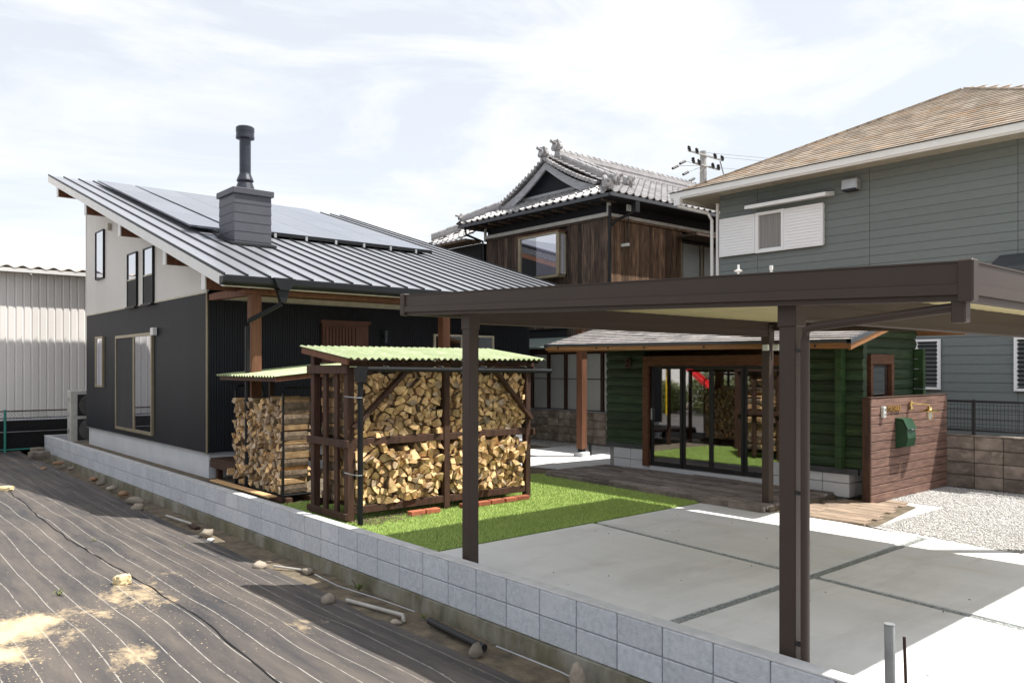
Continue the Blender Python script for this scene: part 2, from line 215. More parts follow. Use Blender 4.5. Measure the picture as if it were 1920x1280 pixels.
# ------------------------------------------------------------------ mesh helpers
WL = {}
def link(o, parent=None):
    C.objects.link(o)
    if parent is not None: o.parent = parent
    return o
def tag(o, label=None, cat=None, group=None, kind=None):
    for k, v in (('label', label), ('category', cat), ('group', group), ('kind', kind)):
        if v: o[k] = v
    return o
def thing(name, loc, label, cat, group=None):
    o = bpy.data.objects.new(name, None); o.empty_display_size = .1; o.location = loc; C.objects.link(o); WL[o] = Vector(loc)
    return tag(o, label, cat, group)
class MB:
    def __init__(s): s.v = []; s.f = []; s.m = []; s.r = []; s.mi = 0; s.rv = None
    def add(s, vs, fs, mi=None):
        b = len(s.v); s.v += [tuple(p) for p in vs]; s.f += [tuple(i+b for i in f) for f in fs]
        s.m += [s.mi if mi is None else mi]*len(fs); s.r += [s.rv or 0.0]*len(fs); return s
    def hexa(s, p, mi=None):
        return s.add(p, [(0, 3, 2, 1), (4, 5, 6, 7), (0, 1, 5, 4), (1, 2, 6, 5), (2, 3, 7, 6), (3, 0, 4, 7)], mi)
    def box(s, x0, x1, y0, y1, z0, z1, mi=None):
        return s.hexa([(x0, y0, z0), (x1, y0, z0), (x1, y1, z0), (x0, y1, z0), (x0, y0, z1), (x1, y0, z1), (x1, y1, z1), (x0, y1, z1)], mi)
    def cbox(s, x0, x1, y0, y1, z0, z1, b=.006, mi=None):
        vs = []; idx = {}
        for i, x in enumerate((x0, x1)):
            for j, y in enumerate((y0, y1)):
                for k, z in enumerate((z0, z1)):
                    sx, sy, sz = (1-2*i)*b, (1-2*j)*b, (1-2*k)*b
                    for a, q in enumerate(((x, y+sy, z+sz), (x+sx, y, z+sz), (x+sx, y+sy, z))): idx[i, j, k, a] = len(vs); vs.append(q)
        F = []
        I = idx
        for a, (u, w) in enumerate(((1, 2), (0, 2), (0, 1))):
            for e in (0, 1):
                def key(p, q):
                    t = [0, 0, 0]; t[a] = e; t[u] = p; t[w] = q; return (*t, a)
                q = [I[key(0, 0)], I[key(1, 0)], I[key(1, 1)], I[key(0, 1)]]
                F.append(q)
        for a in range(3):
            u, w = [x for x in range(3) if x != a]
            for p in (0, 1):
                for q in (0, 1):
                    def k2(e, ax):
                        t = [0, 0, 0]; t[a] = e; t[u] = p; t[w] = q; return (*t, ax)
                    F.append([I[k2(0, u)], I[k2(1, u)], I[k2(1, w)], I[k2(0, w)]])
        for i in (0, 1):
            for j in (0, 1):
                for k in (0, 1): F.append([I[i, j, k, 0], I[i, j, k, 1], I[i, j, k, 2]])
        c = Vector(((x0+x1)/2, (y0+y1)/2, (z0+z1)/2)); G = []
        for f in F:
            P = [Vector(vs[i]) for i in f]; n = (P[1]-P[0]).cross(P[2]-P[0]); m = sum(P, Vector())/len(P)
            G.append(tuple(f) if n.dot(m-c) > 0 else tuple(reversed(f)))
        return s.add(vs, G, mi)
    def beam(s, a, b, w, h, up=(0, 0, 1), mi=None):
        a, b = Vector(a), Vector(b); d = (b-a).normalized(); u = Vector(up); r = d.cross(u)
        if r.length < 1e-4: r = d.cross(Vector((0, 1, 0)))
        r.normalize(); u = r.cross(d).normalized(); r *= w/2; u *= h/2
        return s.hexa([a-r-u, a+r-u, a+r+u, a-r+u, b-r-u, b+r-u, b+r+u, b-r+u][0:0] or [a-r-u, a+r-u, b+r-u, b-r-u, a-r+u, a+r+u, b+r+u, b-r+u], mi)
    def tube(s, pts, r, n=8, mi=None, caps=True, r2=None):
        pts = [Vector(p) for p in pts]; k = len(pts); base = []; fs = []
        for i, p in enumerate(pts):
            d = (pts[min(i+1, k-1)]-pts[max(i-1, 0)]).normalized(); ref = Vector((0, 0, 1)) if abs(d.z) < .9 else Vector((1, 0, 0))
            u = d.cross(ref).normalized(); w = d.cross(u); rr = r if r2 is None else r+(r2-r)*i/max(1, k-1)
            base += [p+(u*math.cos(2*math.pi*j/n)+w*math.sin(2*math.pi*j/n))*rr for j in range(n)]
        for i in range(k-1):
            for j in range(n): a = i*n+j; b = i*n+(j+1) % n; fs.append((a, a+n, b+n, b))
        if caps: fs += [tuple(range(n)), tuple(reversed(range((k-1)*n, k*n)))]
        return s.add(base, fs, mi)
    def lathe(s, c, prof, n=20, mi=None):
        vs = []; fs = []
        for r, z in prof: vs += [(c[0]+r*math.cos(2*math.pi*j/n), c[1]+r*math.sin(2*math.pi*j/n), c[2]+z) for j in range(n)]
        for i in range(len(prof)-1):
            for j in range(n): a = i*n+j; b = i*n+(j+1) % n; fs.append((a, b, b+n, a+n))
        fs += [tuple(reversed(range(n))), tuple(range((len(prof)-1)*n, len(prof)*n))]
        return s.add(vs, fs, mi)
    def prism(s, pts, ext, mi=None):
        n = len(pts); e = Vector(ext); p = [Vector(q) for q in pts]
        nn = Vector()
        for i in range(n): nn += p[i].cross(p[(i+1) % n])
        if nn.dot(e) > 0: p.reverse()
        vs = p+[q+e for q in p]
        fs = [tuple(range(n)), tuple(reversed(range(n, 2*n)))]+[(i, i+n, (i+1) % n+n, (i+1) % n) for i in range(n)]
        return s.add(vs, fs, mi)
    def grid(s, nu, nv, fn, th=(0, 0, -.004), mi=None):
        e = Vector(th); top = [Vector(fn(i/nu, j/nv)) for j in range(nv+1) for i in range(nu+1)]; k = len(top); fs = []
        for j in range(nv):
            for i in range(nu):
                a = j*(nu+1)+i; q = (a, a+1, a+nu+2, a+nu+1); fs.append(q); fs.append(tuple(x+k for x in reversed(q)))
        bd = list(range(nu+1))+[j*(nu+1)+nu for j in range(1, nv+1)]+[nv*(nu+1)+i for i in range(nu-1, -1, -1)]+[j*(nu+1) for j in range(nv-1, 0, -1)]
        for a, b in zip(bd, bd[1:]+bd[:1]): fs.append((b, a, a+k, b+k))
        return s.add(top+[p+e for p in top], fs, mi)
    def mesh(s, name, mats, off=Vector((0, 0, 0)), smooth=False):
        me = bpy.data.meshes.new(name); o = off
        me.from_pydata([(p[0]-o[0], p[1]-o[1], p[2]-o[2]) for p in s.v], [], s.f)
        for m in (mats if isinstance(mats, (list, tuple)) else [mats]): me.materials.append(m)
        me.polygons.foreach_set('material_index', s.m)
        if any(s.r):
            at = me.attributes.new('rnd', 'FLOAT', 'FACE'); at.data.foreach_set('value', s.r)
        if smooth: me.polygons.foreach_set('use_smooth', [True]*len(s.f))
        me.update(); return me
    def build(s, name, mats, parent=None, smooth=False, **k):
        loc_ = k.pop('at', None); wl = WL.get(parent, Vector((0, 0, 0))) if parent is not None else (loc_ or Vector((0, 0, 0)))
        me = s.mesh(name, mats, Vector((0, 0, 0)) if loc_ is not None else wl, smooth); o = bpy.data.objects.new(name, me); link(o, parent); WL[o] = wl
        if parent is None: o.location = wl
        return tag(o, **k)
def piece(name, me, parent, loc, rot=(0, 0, 0), scale=None):
    o = bpy.data.objects.new(name, me); link(o, parent); o.location = Vector(loc)-WL[parent]; o.rotation_euler = rot
    if scale: o.scale = scale
    return o
def B(name, m, parent, *bx, **k): return MB().box(*bx).build(name, M[m], parent, **k)
def CB(name, m, parent, *bx, **k): return MB().cbox(*bx).build(name, M[m], parent, **k)
_cache = {}
def boxmesh(name, m, dx, dy, dz, b=.005):
    k = (name, m, round(dx, 4), round(dy, 4), round(dz, 4))
    if k not in _cache: _cache[k] = MB().cbox(-dx/2, dx/2, -dy/2, dy/2, -dz/2, dz/2, min(b, dx/3, dy/3, dz/3)).mesh(name, M[m])
    return _cache[k]
def fastmesh(name, V, F, mats, rnd=None, mi=None):
    me = bpy.data.meshes.new(name); V = np.asarray(V, np.float32); F = np.asarray(F, np.int32)
    me.vertices.add(len(V)); me.vertices.foreach_set('co', V.ravel()); n, k = F.shape
    me.loops.add(n*k); me.loops.foreach_set('vertex_index', F.ravel()); me.polygons.add(n)
    me.polygons.foreach_set('loop_start', np.arange(0, n*k, k, dtype=np.int32)); me.polygons.foreach_set('loop_total', np.full(n, k, np.int32))
    for m in mats: me.materials.append(m)
    if rnd is not None: me.attributes.new('rnd', 'FLOAT', 'FACE').data.foreach_set('value', np.asarray(rnd, np.float32))
    me.update(calc_edges=True); return me
def stuff(name, me, label, cat, **k): 
    o = bpy.data.objects.new(name, me); C.objects.link(o); return tag(o, label, cat, kind='stuff', **k)
def pebbles(n, sampler, size, z):
    P = sampler(n); n = len(P)
    oc = np.array([(1, 0, 0), (0, 1, 0), (-1, 0, 0), (0, -1, 0), (0, 0, 1), (0, 0, -.6)], float)
    of = np.array([(0, 1, 4), (1, 2, 4), (2, 3, 4), (3, 0, 4), (1, 0, 5), (2, 1, 5), (3, 2, 5), (0, 3, 5)])
    a = np.random.rand(n)*6.28; s = size*(.5+np.random.rand(n)*.9); V = np.repeat(oc[None], n, 0)*(1+.35*(np.random.rand(n, 6, 3)-.5))
    V *= s[:, None, None]; V[:, :, 2] *= .6; ca, sa = np.cos(a)[:, None], np.sin(a)[:, None]
    X = V[:, :, 0]*ca-V[:, :, 1]*sa; Y = V[:, :, 0]*sa+V[:, :, 1]*ca
    V = np.stack([X+P[:, 0:1], Y+P[:, 1:2], V[:, :, 2]+z+np.random.rand(n, 1)*size*.3], 2)
    F = (of[None]+(np.arange(n)*6)[:, None, None]).reshape(-1, 3)
    return V.reshape(-1, 3), F, np.repeat(np.random.rand(n), 8)
def rect_s(x0, x1, y0, y1): return lambda n: np.stack([x0+np.random.rand(n)*(x1-x0), y0+np.random.rand(n)*(y1-y0)], 1)
# ------------------------------------------------------------------ ground
def sg(name, mb, m, **k): return mb.build(name, M[m], None, kind='structure', **k)
sg('ground', MB().box(-600, 600, -600, 600, -.9, -.5), 'soil')
def fz(x, y):
    t = min(1, max(0, (3.75-x)/1.1)); far = min(1, max(0, (y-12)/8))
    base = -.40+.19*t; base += far*(.09*(1-t))
    w = .022*noise.noise(Vector((x*3.2, y*.5, 1)))+.012*noise.noise(Vector((x*7, y*1.6, 4)))+.03*noise.noise(Vector((x*.8, y*.7, 9)))
    r = max(0, noise.noise(Vector((x*2.4+.3*y, y*.25, 7)))-.25)*.09
    return base+w*(.4+.6*t)+r
xs = np.concatenate([np.linspace(-14, -1, 30, endpoint=False), np.linspace(-1, 3.8, 150)]); ys = np.concatenate([np.linspace(-4, 3, 12, endpoint=False), np.linspace(3, 24, 210)])
V = [(x, y, fz(x, y)) for y in ys for x in xs]; nx = len(xs)
F = [(j*nx+i, j*nx+i+1, (j+1)*nx+i+1, (j+1)*nx+i) for j in range(len(ys)-1) for i in range(nx-1)]
me = fastmesh('field', V, F, [M['sheet']]); me.polygons.foreach_set('use_smooth', [True]*len(F))
o = bpy.data.objects.new('field', me); C.objects.link(o); o['kind'] = 'structure'
m = MB(); m.grid(90, 4, lambda u, v: (3.45+.77*v, -4+28.*u, -.415+.03*noise.noise(Vector((u*60, v*3, 2)))+(-.03 if v < .1 else 0)), th=(0, 0, -.05)); sg('soil_strip', m, 'soil')
m = MB(); m.grid(1, 1, lambda u, v: (-60+74*u*0+46*u, -40+100*v, -.30), th=(0, 0, -.1)); sg('far_field', m, 'soil')
sg('yard_ground', MB().box(4.34, 60, -30, 60, -.5, -.02), 'soil')
# driveway of four concrete slabs parted by gravel joints
dr = sg('driveway', MB().box(4.34, 9.2, -8, 6.58, -.019, -.012), 'gravel_grey'); WL[dr] = Vector((0, 0, 0))
def xj(y): return 6.40+.117*(y-1.6)
def slab(pts, z0=-.015, z1=0): return MB().prism([(x, y, z0) for x, y in pts], (0, 0, z1-z0))
g = .04
for pts in ([(4.34, 3.70), (xj(3.7)-g, 3.70), (xj(6.6)-g, 6.6), (4.34, 6.58)], [(xj(3.7)+g+.03, 3.70), (9.08, 3.76), (9.56, 6.62), (xj(6.6)+g, 6.6)],
            [(4.34, -8), (xj(-8)-g, -8), (xj(3.6)-g, 3.60), (4.34, 3.60)], [(xj(-8)+g, -8), (9.0, -8), (9.02, 2.6), (9.08, 3.62), (xj(3.6)+g+.03, 3.60)]):
    slab(pts).build('slab', M['concrete'], dr)
sg('path', MB().prism([(9.62, 10.05, -.015), (10.2, 10.6, -.015), (10.0, 11.4, -.015), (8.3, 11.4, -.015), (7.8, 13.5, -.015), (13.9, 13.5, -.015), (13.9, 10.02, -.015), (10.86, 10.02, -.015)], (0, 0, .017)), 'concrete')
V, F, r = pebbles(5200, lambda n: (lambda y, s: np.stack([6.40+.117*(y-1.6)+(s-.5)*.09+.015, y], 1))(-2+8.5*np.random.rand(n), np.random.rand(n)), .012, -.016)
V2, F2, r2 = pebbles(4200, rect_s(4.4, 9.05, 3.605, 3.695), .012, -.014)
def join(parts):
    Vs, Fs, Rs, k = [], [], [], 0
    for V, F, R in parts: Vs.append(V); Fs.append(F+k); Rs.append(R); k += len(V)
    return np.concatenate(Vs), np.concatenate(Fs), np.concatenate(Rs)
V, F, r = join([(V, F, r), (V2, F2, r2)])
stuff('joint_gravel', fastmesh('joint_gravel', V, F, [M['gravel_grey']], r), 'grey gravel filling the joints between the concrete slabs', 'gravel')
# light gravel yard at the right
sg('gravel_bed', MB().prism([(9.04, -8, -.014), (13.28, -8, -.014), (13.28, 5.3, -.014), (10.3, 5.3, -.014), (9.3, 4.4, -.014), (9.09, 3.7, -.014)], (0, 0, .008)), 'gravel')
def gs(n):
    P = rect_s(9.04, 13.28, -1, 5.2)(n); k = ~((P[:, 0] < 11.3) & (P[:, 1] > 4.3+.0*P[:, 0])); k &= (P[:, 0] > 9.06+.14*np.maximum(0, P[:, 1]-3)*1.5) & ((P[:, 0]+P[:, 1]*.0) > 9.06); return P[k]
V, F, r = pebbles(80000, gs, .0135, -.005)
stuff('gravel', fastmesh('gravel', V, F, [M['gravel']], r), 'pale crushed gravel spread in front of the wooden fence panel', 'gravel')
sg('side_gravel_bed', MB().box(4.32, 4.9, 11.0, 23.0, -.12, -.045), 'gravel_grey')
V, F, r = pebbles(7000, rect_s(4.33, 4.89, 11.2, 22.8), .018, -.045)
stuff('side_gravel', fastmesh('side_gravel', V, F, [M['gravel_grey']], r), 'dark grey gravel between the house foundation and the block wall', 'gravel')
V, F, r = pebbles(6000, rect_s(12.9, 14.0, 11.5, 17), .02, -.01)
stuff('back_gravel', fastmesh('back_gravel', V, F, [M['gravel']], r), 'pale gravel strip along the foot of the old block wall at the back', 'gravel')
# artificial lawn
LW = [(4.34, 6.6), (9.58, 6.64), (9.62, 10.02), (8.1, 11.3), (6.2, 11.3), (5.3, 10.2), (4.34, 10.2)]
sg('lawn_base', MB().prism([(x, y, -.018) for x, y in LW], (0, 0, .022)), 'turf_base')
def inpoly(P, poly):
    c = np.zeros(len(P), bool); n = len(poly)
    for i in range(n):
        (x1, y1), (x2, y2) = poly[i], poly[(i+1) % n]
        c ^= ((y1 > P[:, 1]) != (y2 > P[:, 1])) & (P[:, 0] < (x2-x1)*(P[:, 1]-y1)/(y2-y1+1e-12)+x1)
    return c
P = rect_s(4.34, 9.62, 6.6, 11.3)(190000); P = P[inpoly(P, LW)]; n = len(P)
a = np.random.rand(n)*6.28; w = .0045; h = .018+.016*np.random.rand(n); ln = (np.random.rand(n, 2)-.5)*.022+np.array([.006, .002])
V = np.zeros((n, 3, 3)); V[:, 0, 0] = P[:, 0]+np.cos(a)*w; V[:, 0, 1] = P[:, 1]+np.sin(a)*w; V[:, 1, 0] = P[:, 0]-np.cos(a)*w; V[:, 1, 1] = P[:, 1]-np.sin(a)*w
V[:, 2, :2] = P+ln; V[:, 2, 2] = h; V[:, :2, 2] = .003
stuff('lawn', fastmesh('lawn', V.reshape(-1, 3), np.arange(3*n).reshape(-1, 3), [M['blade']], np.random.rand(n)), 'short artificial green lawn between the woodshed and the driveway', 'lawn')
# ------------------------------------------------------------------ white garden block wall
w = thing('garden_wall', (4.27, -4, -.45), 'low wall of pale grey square blocks running along the black field sheet', 'wall')
MB().box(4.228, 4.312, -4, 23.0, -.30, .118).build('mortar_core', M['mortar'], w)
bm_ = boxmesh('block', 'block', .10, .392, .192, .006)
y = -3.8+.0
off = .2*0
for i in range(67):
    yy = 1.975-.4*14+.4*i
    if yy > 22.95: break
    for k in range(2): piece('block', bm_, w, (4.263, yy, -.17+.2*k), (0, 0, math.pi*(random.random() < .5)))
CB('coping', 'coping', w, 4.214, 4.328, -4, 23.05, .1275, .145, .004)
m = MB(); m.grid(160, 1, lambda u, v: (4.185+.14*v, -4+27*u, -.272+.004*noise.noise(Vector((u*90, 0, 0)))), th=(0, 0, -.24)); m.build('footing', M['footing'], w)
w2 = thing('return_wall', (4.6, 22.95, -.3), 'short white block wall closing the gravel strip behind the dark house', 'wall')
MB().box(4.34, 6.0, 22.915, 22.985, -.28, .118).build('mortar_core', M['mortar'], w2)
bm2 = boxmesh('block', 'block', .392, .10, .192, .006)
for i in range(4):
    for k in range(2): piece('block', bm2, w2, (4.54+.4*i, 22.95, -.17+.2*k))
CB('coping', 'coping', w2, 4.335, 6.0, 22.89, 23.01, .1275, .145, .004)
# ------------------------------------------------------------------ old block wall at the right with mesh railing
w = thing('old_block_wall', (13.3, 2, 0), 'weathered brown concrete block wall carrying the dark mesh railing', 'wall')
MB().box(13.37, 13.45, -2, 12.0, -.1, .79).build('mortar_core', M['mortar'], w)
bo = boxmesh('block', 'old_block', .14, .392, .192, .008)
for i in range(34):
    for k in range(4):
        piece('block', bo, w, (13.37+random.uniform(-.004, .004), 9.66-.4*i+.0, .1+.2*k))
CB('coping', 'old_block', w, 13.29, 13.45, -4, 12.0, .80, .82, .004)
f = thing('mesh_railing', (13.36, 2, .82), 'dark metal railing with wire mesh panels on top of the old block wall', 'railing')
for y in (6.62, 4.68, 2.74, .8, -1.2): CB('post', 'dark_plastic', f, 13.335, 13.375, y-.02, y+.02, .82, 1.36, .004)
for ya, yb in ((4.71, 6.59), (2.77, 4.65), (.83, 2.71), (-1.17, .77)):
    p = MB(); [p.tube([(13.352, ya+.004+i*(yb-ya)/38, .90), (13.352, ya+.004+i*(yb-ya)/38, 1.32)], .0028, 4) for i in range(39)]; [p.tube([(13.352, ya, z), (13.352, yb, z)], .003, 4) for z in (.94, .99, 1.07, 1.15, 1.22, 1.28)]
    p.build('mesh_panel', M['dark_plastic'], f)
    CB('rail', 'dark_plastic', f, 13.338, 13.372, ya, yb, 1.315, 1.35, .004); CB('rail', 'dark_plastic', f, 13.340, 13.370, ya, yb, .875, .90, .004)
# ------------------------------------------------------------------ old low wall at the back
w = thing('back_block_wall', (14.0, 15, 0), 'stained brown block wall under the frosted windows behind the porch post', 'wall')
MB().box(14.06, 14.16, 11.5, 20, -.1, .75).build('mortar_core', M['mortar'], w)
bob = boxmesh('block', 'old_block_back', .14, .390, .182, .010)
for i in range(20):
    for k in range(4): piece('block', bob, w, (14.07+random.uniform(-.006, .006), 11.9+.4*i, .1+.19*k))
CB('coping', 'grey_wood', w, 13.98, 14.18, 11.5, 20, .77, .80, .004)
# ------------------------------------------------------------------ sleeper paver terrace
t = MB().prism([(9.40, 9.84, -.01), (10.70, 9.98, -.01), (10.86, 9.98, -.01), (10.86, 5.6, -.01), (9.16, 5.6, -.01)], (0, 0, .065)).build('terrace', M['soil'], None, kind='structure'); WL[t] = Vector((0, 0, 0))
def xe(y): return 9.10+.06*(y-5.6)
xx = 0; k = 0
for row in range(9):
    y = 5.62
    while y < 9.95:
        L_ = random.choice((.6, .75, .9)); y2 = min(y+L_, 9.97-.0*row)
        if y2-y < .2: break
        xa = xe((y+y2)/2)+row*.196; xb = xa+.186
        lim = 10.84
        if xa < lim-.05:
            xb = min(xb, lim); z = .092+random.uniform(-.005, .006)
            o = MB().cbox(xa, xb, y, y2-.008, z-.055, z, .006).build('plank', M['plank'], t)
        y = y2
for j in range(8):                                          # front edge riser planks
    y = 5.63+j*.54
    MB().cbox(xe(y+.27)-.055, xe(y+.27)-.008, y, y+.53, .0, .078+random.uniform(-.004, .004), .005).build('plank', M['plank'], t)
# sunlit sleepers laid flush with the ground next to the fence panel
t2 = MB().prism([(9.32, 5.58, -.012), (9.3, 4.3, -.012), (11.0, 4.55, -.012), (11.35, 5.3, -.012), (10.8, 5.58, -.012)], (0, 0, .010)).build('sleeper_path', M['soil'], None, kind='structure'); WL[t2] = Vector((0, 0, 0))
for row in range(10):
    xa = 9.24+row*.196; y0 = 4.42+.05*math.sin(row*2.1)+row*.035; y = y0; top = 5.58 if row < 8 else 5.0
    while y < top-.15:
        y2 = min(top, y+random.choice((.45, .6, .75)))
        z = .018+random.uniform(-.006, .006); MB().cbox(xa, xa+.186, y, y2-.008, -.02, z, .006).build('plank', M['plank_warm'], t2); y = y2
# ------------------------------------------------------------------ black and white house
H0 = (4.88, 13.54, 0)
h = thing('house', (4.88, 13.54, -.1), 'dark house with white upper wall, seamed sloping metal roof and solar panels', 'house')
def rz(y): return 3.2+.302*(y-11.43)
MB().box(4.93, 12.2, 13.59, 21.64, -.12, .40).build('foundation', M['foundation'], h)
CB('base_flashing', 'aluminium', h, 4.875, 12.22, 13.535, 13.59, .396, .412, .004); MB().box(4.875, 4.93, 13.592, 21.69, .396, .412).build('base_flashing', M['aluminium'], h)
core = MB().prism([(4.935, 13.60, .41), (4.935, 21.62, .41), (4.935, 21.62, rz(21.62)-.19), (4.935, 13.60, rz(13.6)-.19)], (7.2, 0, 0)).build('wall_core', M['navy'], h)
def ribs(axis, a0, a1, c, z0, ztop, pitch=.0455, d=.013, mirror=1):
    """vertical ribbed sheet: runs along 'axis' from a0 to a1 at depth c, outward is minus"""
    m = MB(); prof = []; n = int(round((a1-a0)/pitch)); p = (a1-a0)/n
    for i in range(n): prof += [(a0+i*p, 0), (a0+i*p+p*.22, 0), (a0+i*p+p*.28, d), (a0+i*p+p*.94, d)]
    prof.append((a1, 0))
    def P(s, o, z): return (c-o, s, z) if axis == 'y' else (s, c-o, z)
    vs = []; fs = []
    for s, o in prof: vs += [P(s, o, z0), P(s, o, ztop(s))]
    for i in range(len(prof)-1):
        q = (2*i, 2*i+1, 2*i+3, 2*i+2); fs.append(q if axis == 'y' else tuple(reversed(q)))
    m.add(vs, fs); b0, b1 = len(vs), 0
    k = .03
    vs2 = [P(a0, 0, z0), P(a1, 0, z0), P(a1, -k, z0), P(a0, -k, z0), P(a0, 0, ztop(a0)), P(a1, 0, ztop(a1)), P(a1, -k, ztop(a1)), P(a0, -k, ztop(a0))]
    m.add(vs2, [(0, 3, 2, 1), (4, 5, 6, 7), (1, 2, 6, 5), (2, 3, 7, 6), (3, 0, 4, 7)]); return m
for i in range(9):
    a, b = 13.56+i*.9033, 13.56+(i+1)*.9033-.002
    ribs('y', a, b, 4.895, .41, lambda s: 3.105).build('siding_panel', M['navy'], h)
    ribs('y', a, b, 4.895, 3.14, lambda s: rz(s)-.16).build('siding_panel', M['white_siding'], h)
for i in range(8):
    a, b = 4.90+i*.909, 4.90+(i+1)*.909-.002
    ribs('x', a, b, 13.555, .41, lambda s: 3.10).build('siding_panel', M['navy'], h)
CB('trim_band', 'cream', h, 4.872, 4.90, 13.54, 21.70, 3.105, 3.14, .003)
CB('corner_trim', 'bronze', h, 4.868, 4.898, 13.53, 13.56, .41, 3.10, .003)
MB().box(4.865, 4.905, 13.525, 13.56, 3.14, 3.62).build('corner_trim', M['white'], h)
CB('corner_trim', 'white_siding', h, 4.87, 4.9, 21.69, 21.72, 3.14, 6.1, .003)
# roof
rf = MB().prism([(4.37, 11.45, rz(11.45)-.165), (4.37, 23.13, rz(23.13)-.165), (4.37, 23.13, rz(23.13)-.012), (4.37, 11.45, rz(11.45)-.012)], (8.26, 0, 0)).build('roof', M['brown_post'], h)
MB().prism([(4.33, 11.40, rz(11.40)-.175), (4.33, 23.17, rz(23.17)-.175), (4.33, 23.17, rz(23.17)-.012), (4.33, 11.40, rz(11.40)-.012)], (.035, 0, 0)).build('verge_board', M['white'], rf)
MB().box(4.37, 12.65, 11.40, 11.445, 3.02, 3.175).build('eave_board', M['cream'], rf)
NP = 24; pw = 8.28/NP; al = math.atan(.302)
for i in range(NP):
    x0 = 4.36+i*pw
    MB().prism([(x0+.004, 11.38, rz(11.38)-.01), (x0+.004, 23.18, rz(23.18)-.01), (x0+.004, 23.18, rz(23.18)), (x0+.004, 11.38, rz(11.38))], (pw-.008, 0, 0)).build('roof_panel', M['roof_metal'], rf)
for i in range(NP+1):
    x0 = 4.345+i*pw
    MB().beam((x0, 11.36, rz(11.36)+.012), (x0, 23.2, rz(23.2)+.012), .020, .034, up=(0, -.302, 1)).build('seam', M['seam'], rf)
MB().box(4.35, 12.65, 11.345, 11.385, 3.155, 3.185).build('drip_edge', M['seam'], rf)
# solar panels
sa = MB().prism([(6.22, 15.95, rz(15.95)+.05), (6.22, 22.35, rz(22.35)+.05), (6.22, 22.35, rz(22.35)+.085), (6.22, 15.95, rz(15.95)+.085)], (4.85, 0, 0)).build('solar_rack', M['black_metal'], h)
def solar(x0, x1, y0, y1):
    MB().prism([(x0, y0, rz(y0)+.088), (x0, y1, rz(y1)+.088), (x0, y1, rz(y1)+.128), (x0, y0, rz(y0)+.128)], (x1-x0, 0, 0)).build('solar_panel', M['solar'], sa)
for i in range(5):
    for j in range(4): solar(6.20+i*.98, 6.20+i*.98+.97, 15.9+j*1.62, 15.9+j*1.62+1.61)
for j in range(4): solar(5.28, 6.10, 15.55+j*1.70, 15.55+j*1.70+1.69)
for i in range(7):
    x = 6.4+i*.7; MB().box(x, x+.05, 15.83, 15.9, rz(15.85)+.02, rz(15.85)+.11).build('clamp', M['aluminium'], sa)
MB().box(6.2, 11.1, 15.86, 15.9, rz(15.88)+.05, rz(15.88)+.125).build('edge_rail', M['black_metal'], sa)
# purlin ends
for y, z in ((22.4, 0), (19.6, 0), (16.9, 0), (14.15, 0), (12.3, 0)):
    zt = rz(y)-.17
    p = MB().box(4.42, 5.0, y, y+.12, zt-.24, zt).build('purlin', M['brown_post'], h)
    MB().box(4.40, 4.42, y-.01, y+.15, zt-.25, zt+.02).build('end_cap', M['white'], p)
CB('eave_beam', 'brown_post', h, 4.75, 12.3, 11.62, 11.78, 2.96, 3.02, .006)
for x in (4.85, 8.37, 11.9):
    CB('porch_post', 'brown_post', h, x, x+.16, 11.62, 11.78, .16, 2.96, .006); MB().cbox(x+.02, x+.14, 11.64, 11.76, .10, .16, .004).build('post_shoe', M['black_metal'], h); MB().cbox(x-.05, x+.21, 11.57, 11.83, -.02, .10, .02).build('post_stone', M['foundation'], h)
MB().beam((4.95, 13.5, 3.03), (4.95, 11.8, 3.0), .10, .10).build('tie_beam', M['brown_post'], h)
MB().box(5.0, 8.7, 13.30, 13.53, 3.0, 3.075).build('soffit_vent', M['soffit'], h)
MB().box(4.95, 12.6, 11.45, 13.5, 3.08, 3.10).build('porch_ceiling', M['brown_post'], h)
# gutter with outlet and downpipe
MB().prism([(4.28, 11.27, 3.055), (4.28, 11.39, 3.035), (4.28, 11.39, 3.16), (4.28, 11.24, 3.15), (4.28, 11.24, 3.08)], (8.36, 0, 0)).build('gutter', M['black_metal'], h)
dp = MB().prism([(5.02, 11.20, 3.175), (5.36, 11.20, 3.175), (5.30, 11.20, 3.04), (5.26, 11.20, 3.0), (5.12, 11.20, 3.0), (5.08, 11.20, 3.04)], (0, .17, 0)).build('downpipe', M['black_metal'], h)
MB().tube([(5.19, 11.29, 3.0), (5.17, 11.29, 2.80), (4.77, 11.52, 2.54), (4.76, 11.55, 2.46), (4.76, 11.56, .05)], .036, 10).build('pipe', M['black_metal'], dp, smooth=False)
MB().prism([(5.10, 11.24, 3.0), (5.28, 11.24, 3.0), (5.23, 11.24, 2.82), (5.15, 11.24, 2.82)], (0, .1, 0)).build('funnel', M['black_metal'], dp)
# porch step deck
d = B('porch_deck', 'dark_timber', h, 4.95, 6.6, 12.45, 13.5, .28, .30)
for i in range(10): MB().cbox(4.93, 6.6, 12.45+i*.107, 12.45+i*.107+.10, .30, .335, .004).build('board', M['dark_timber'], d)
CB('fascia', 'dark_timber', h, 4.92, 4.945, 12.43, 13.52, .18, .298, .003); CB('leg', 'dark_timber', h, 4.97, 5.06, 12.55, 12.64, .0, .28, .004); CB('leg', 'dark_timber', h, 4.97, 5.06, 13.3, 13.39, .0, .28, .004)
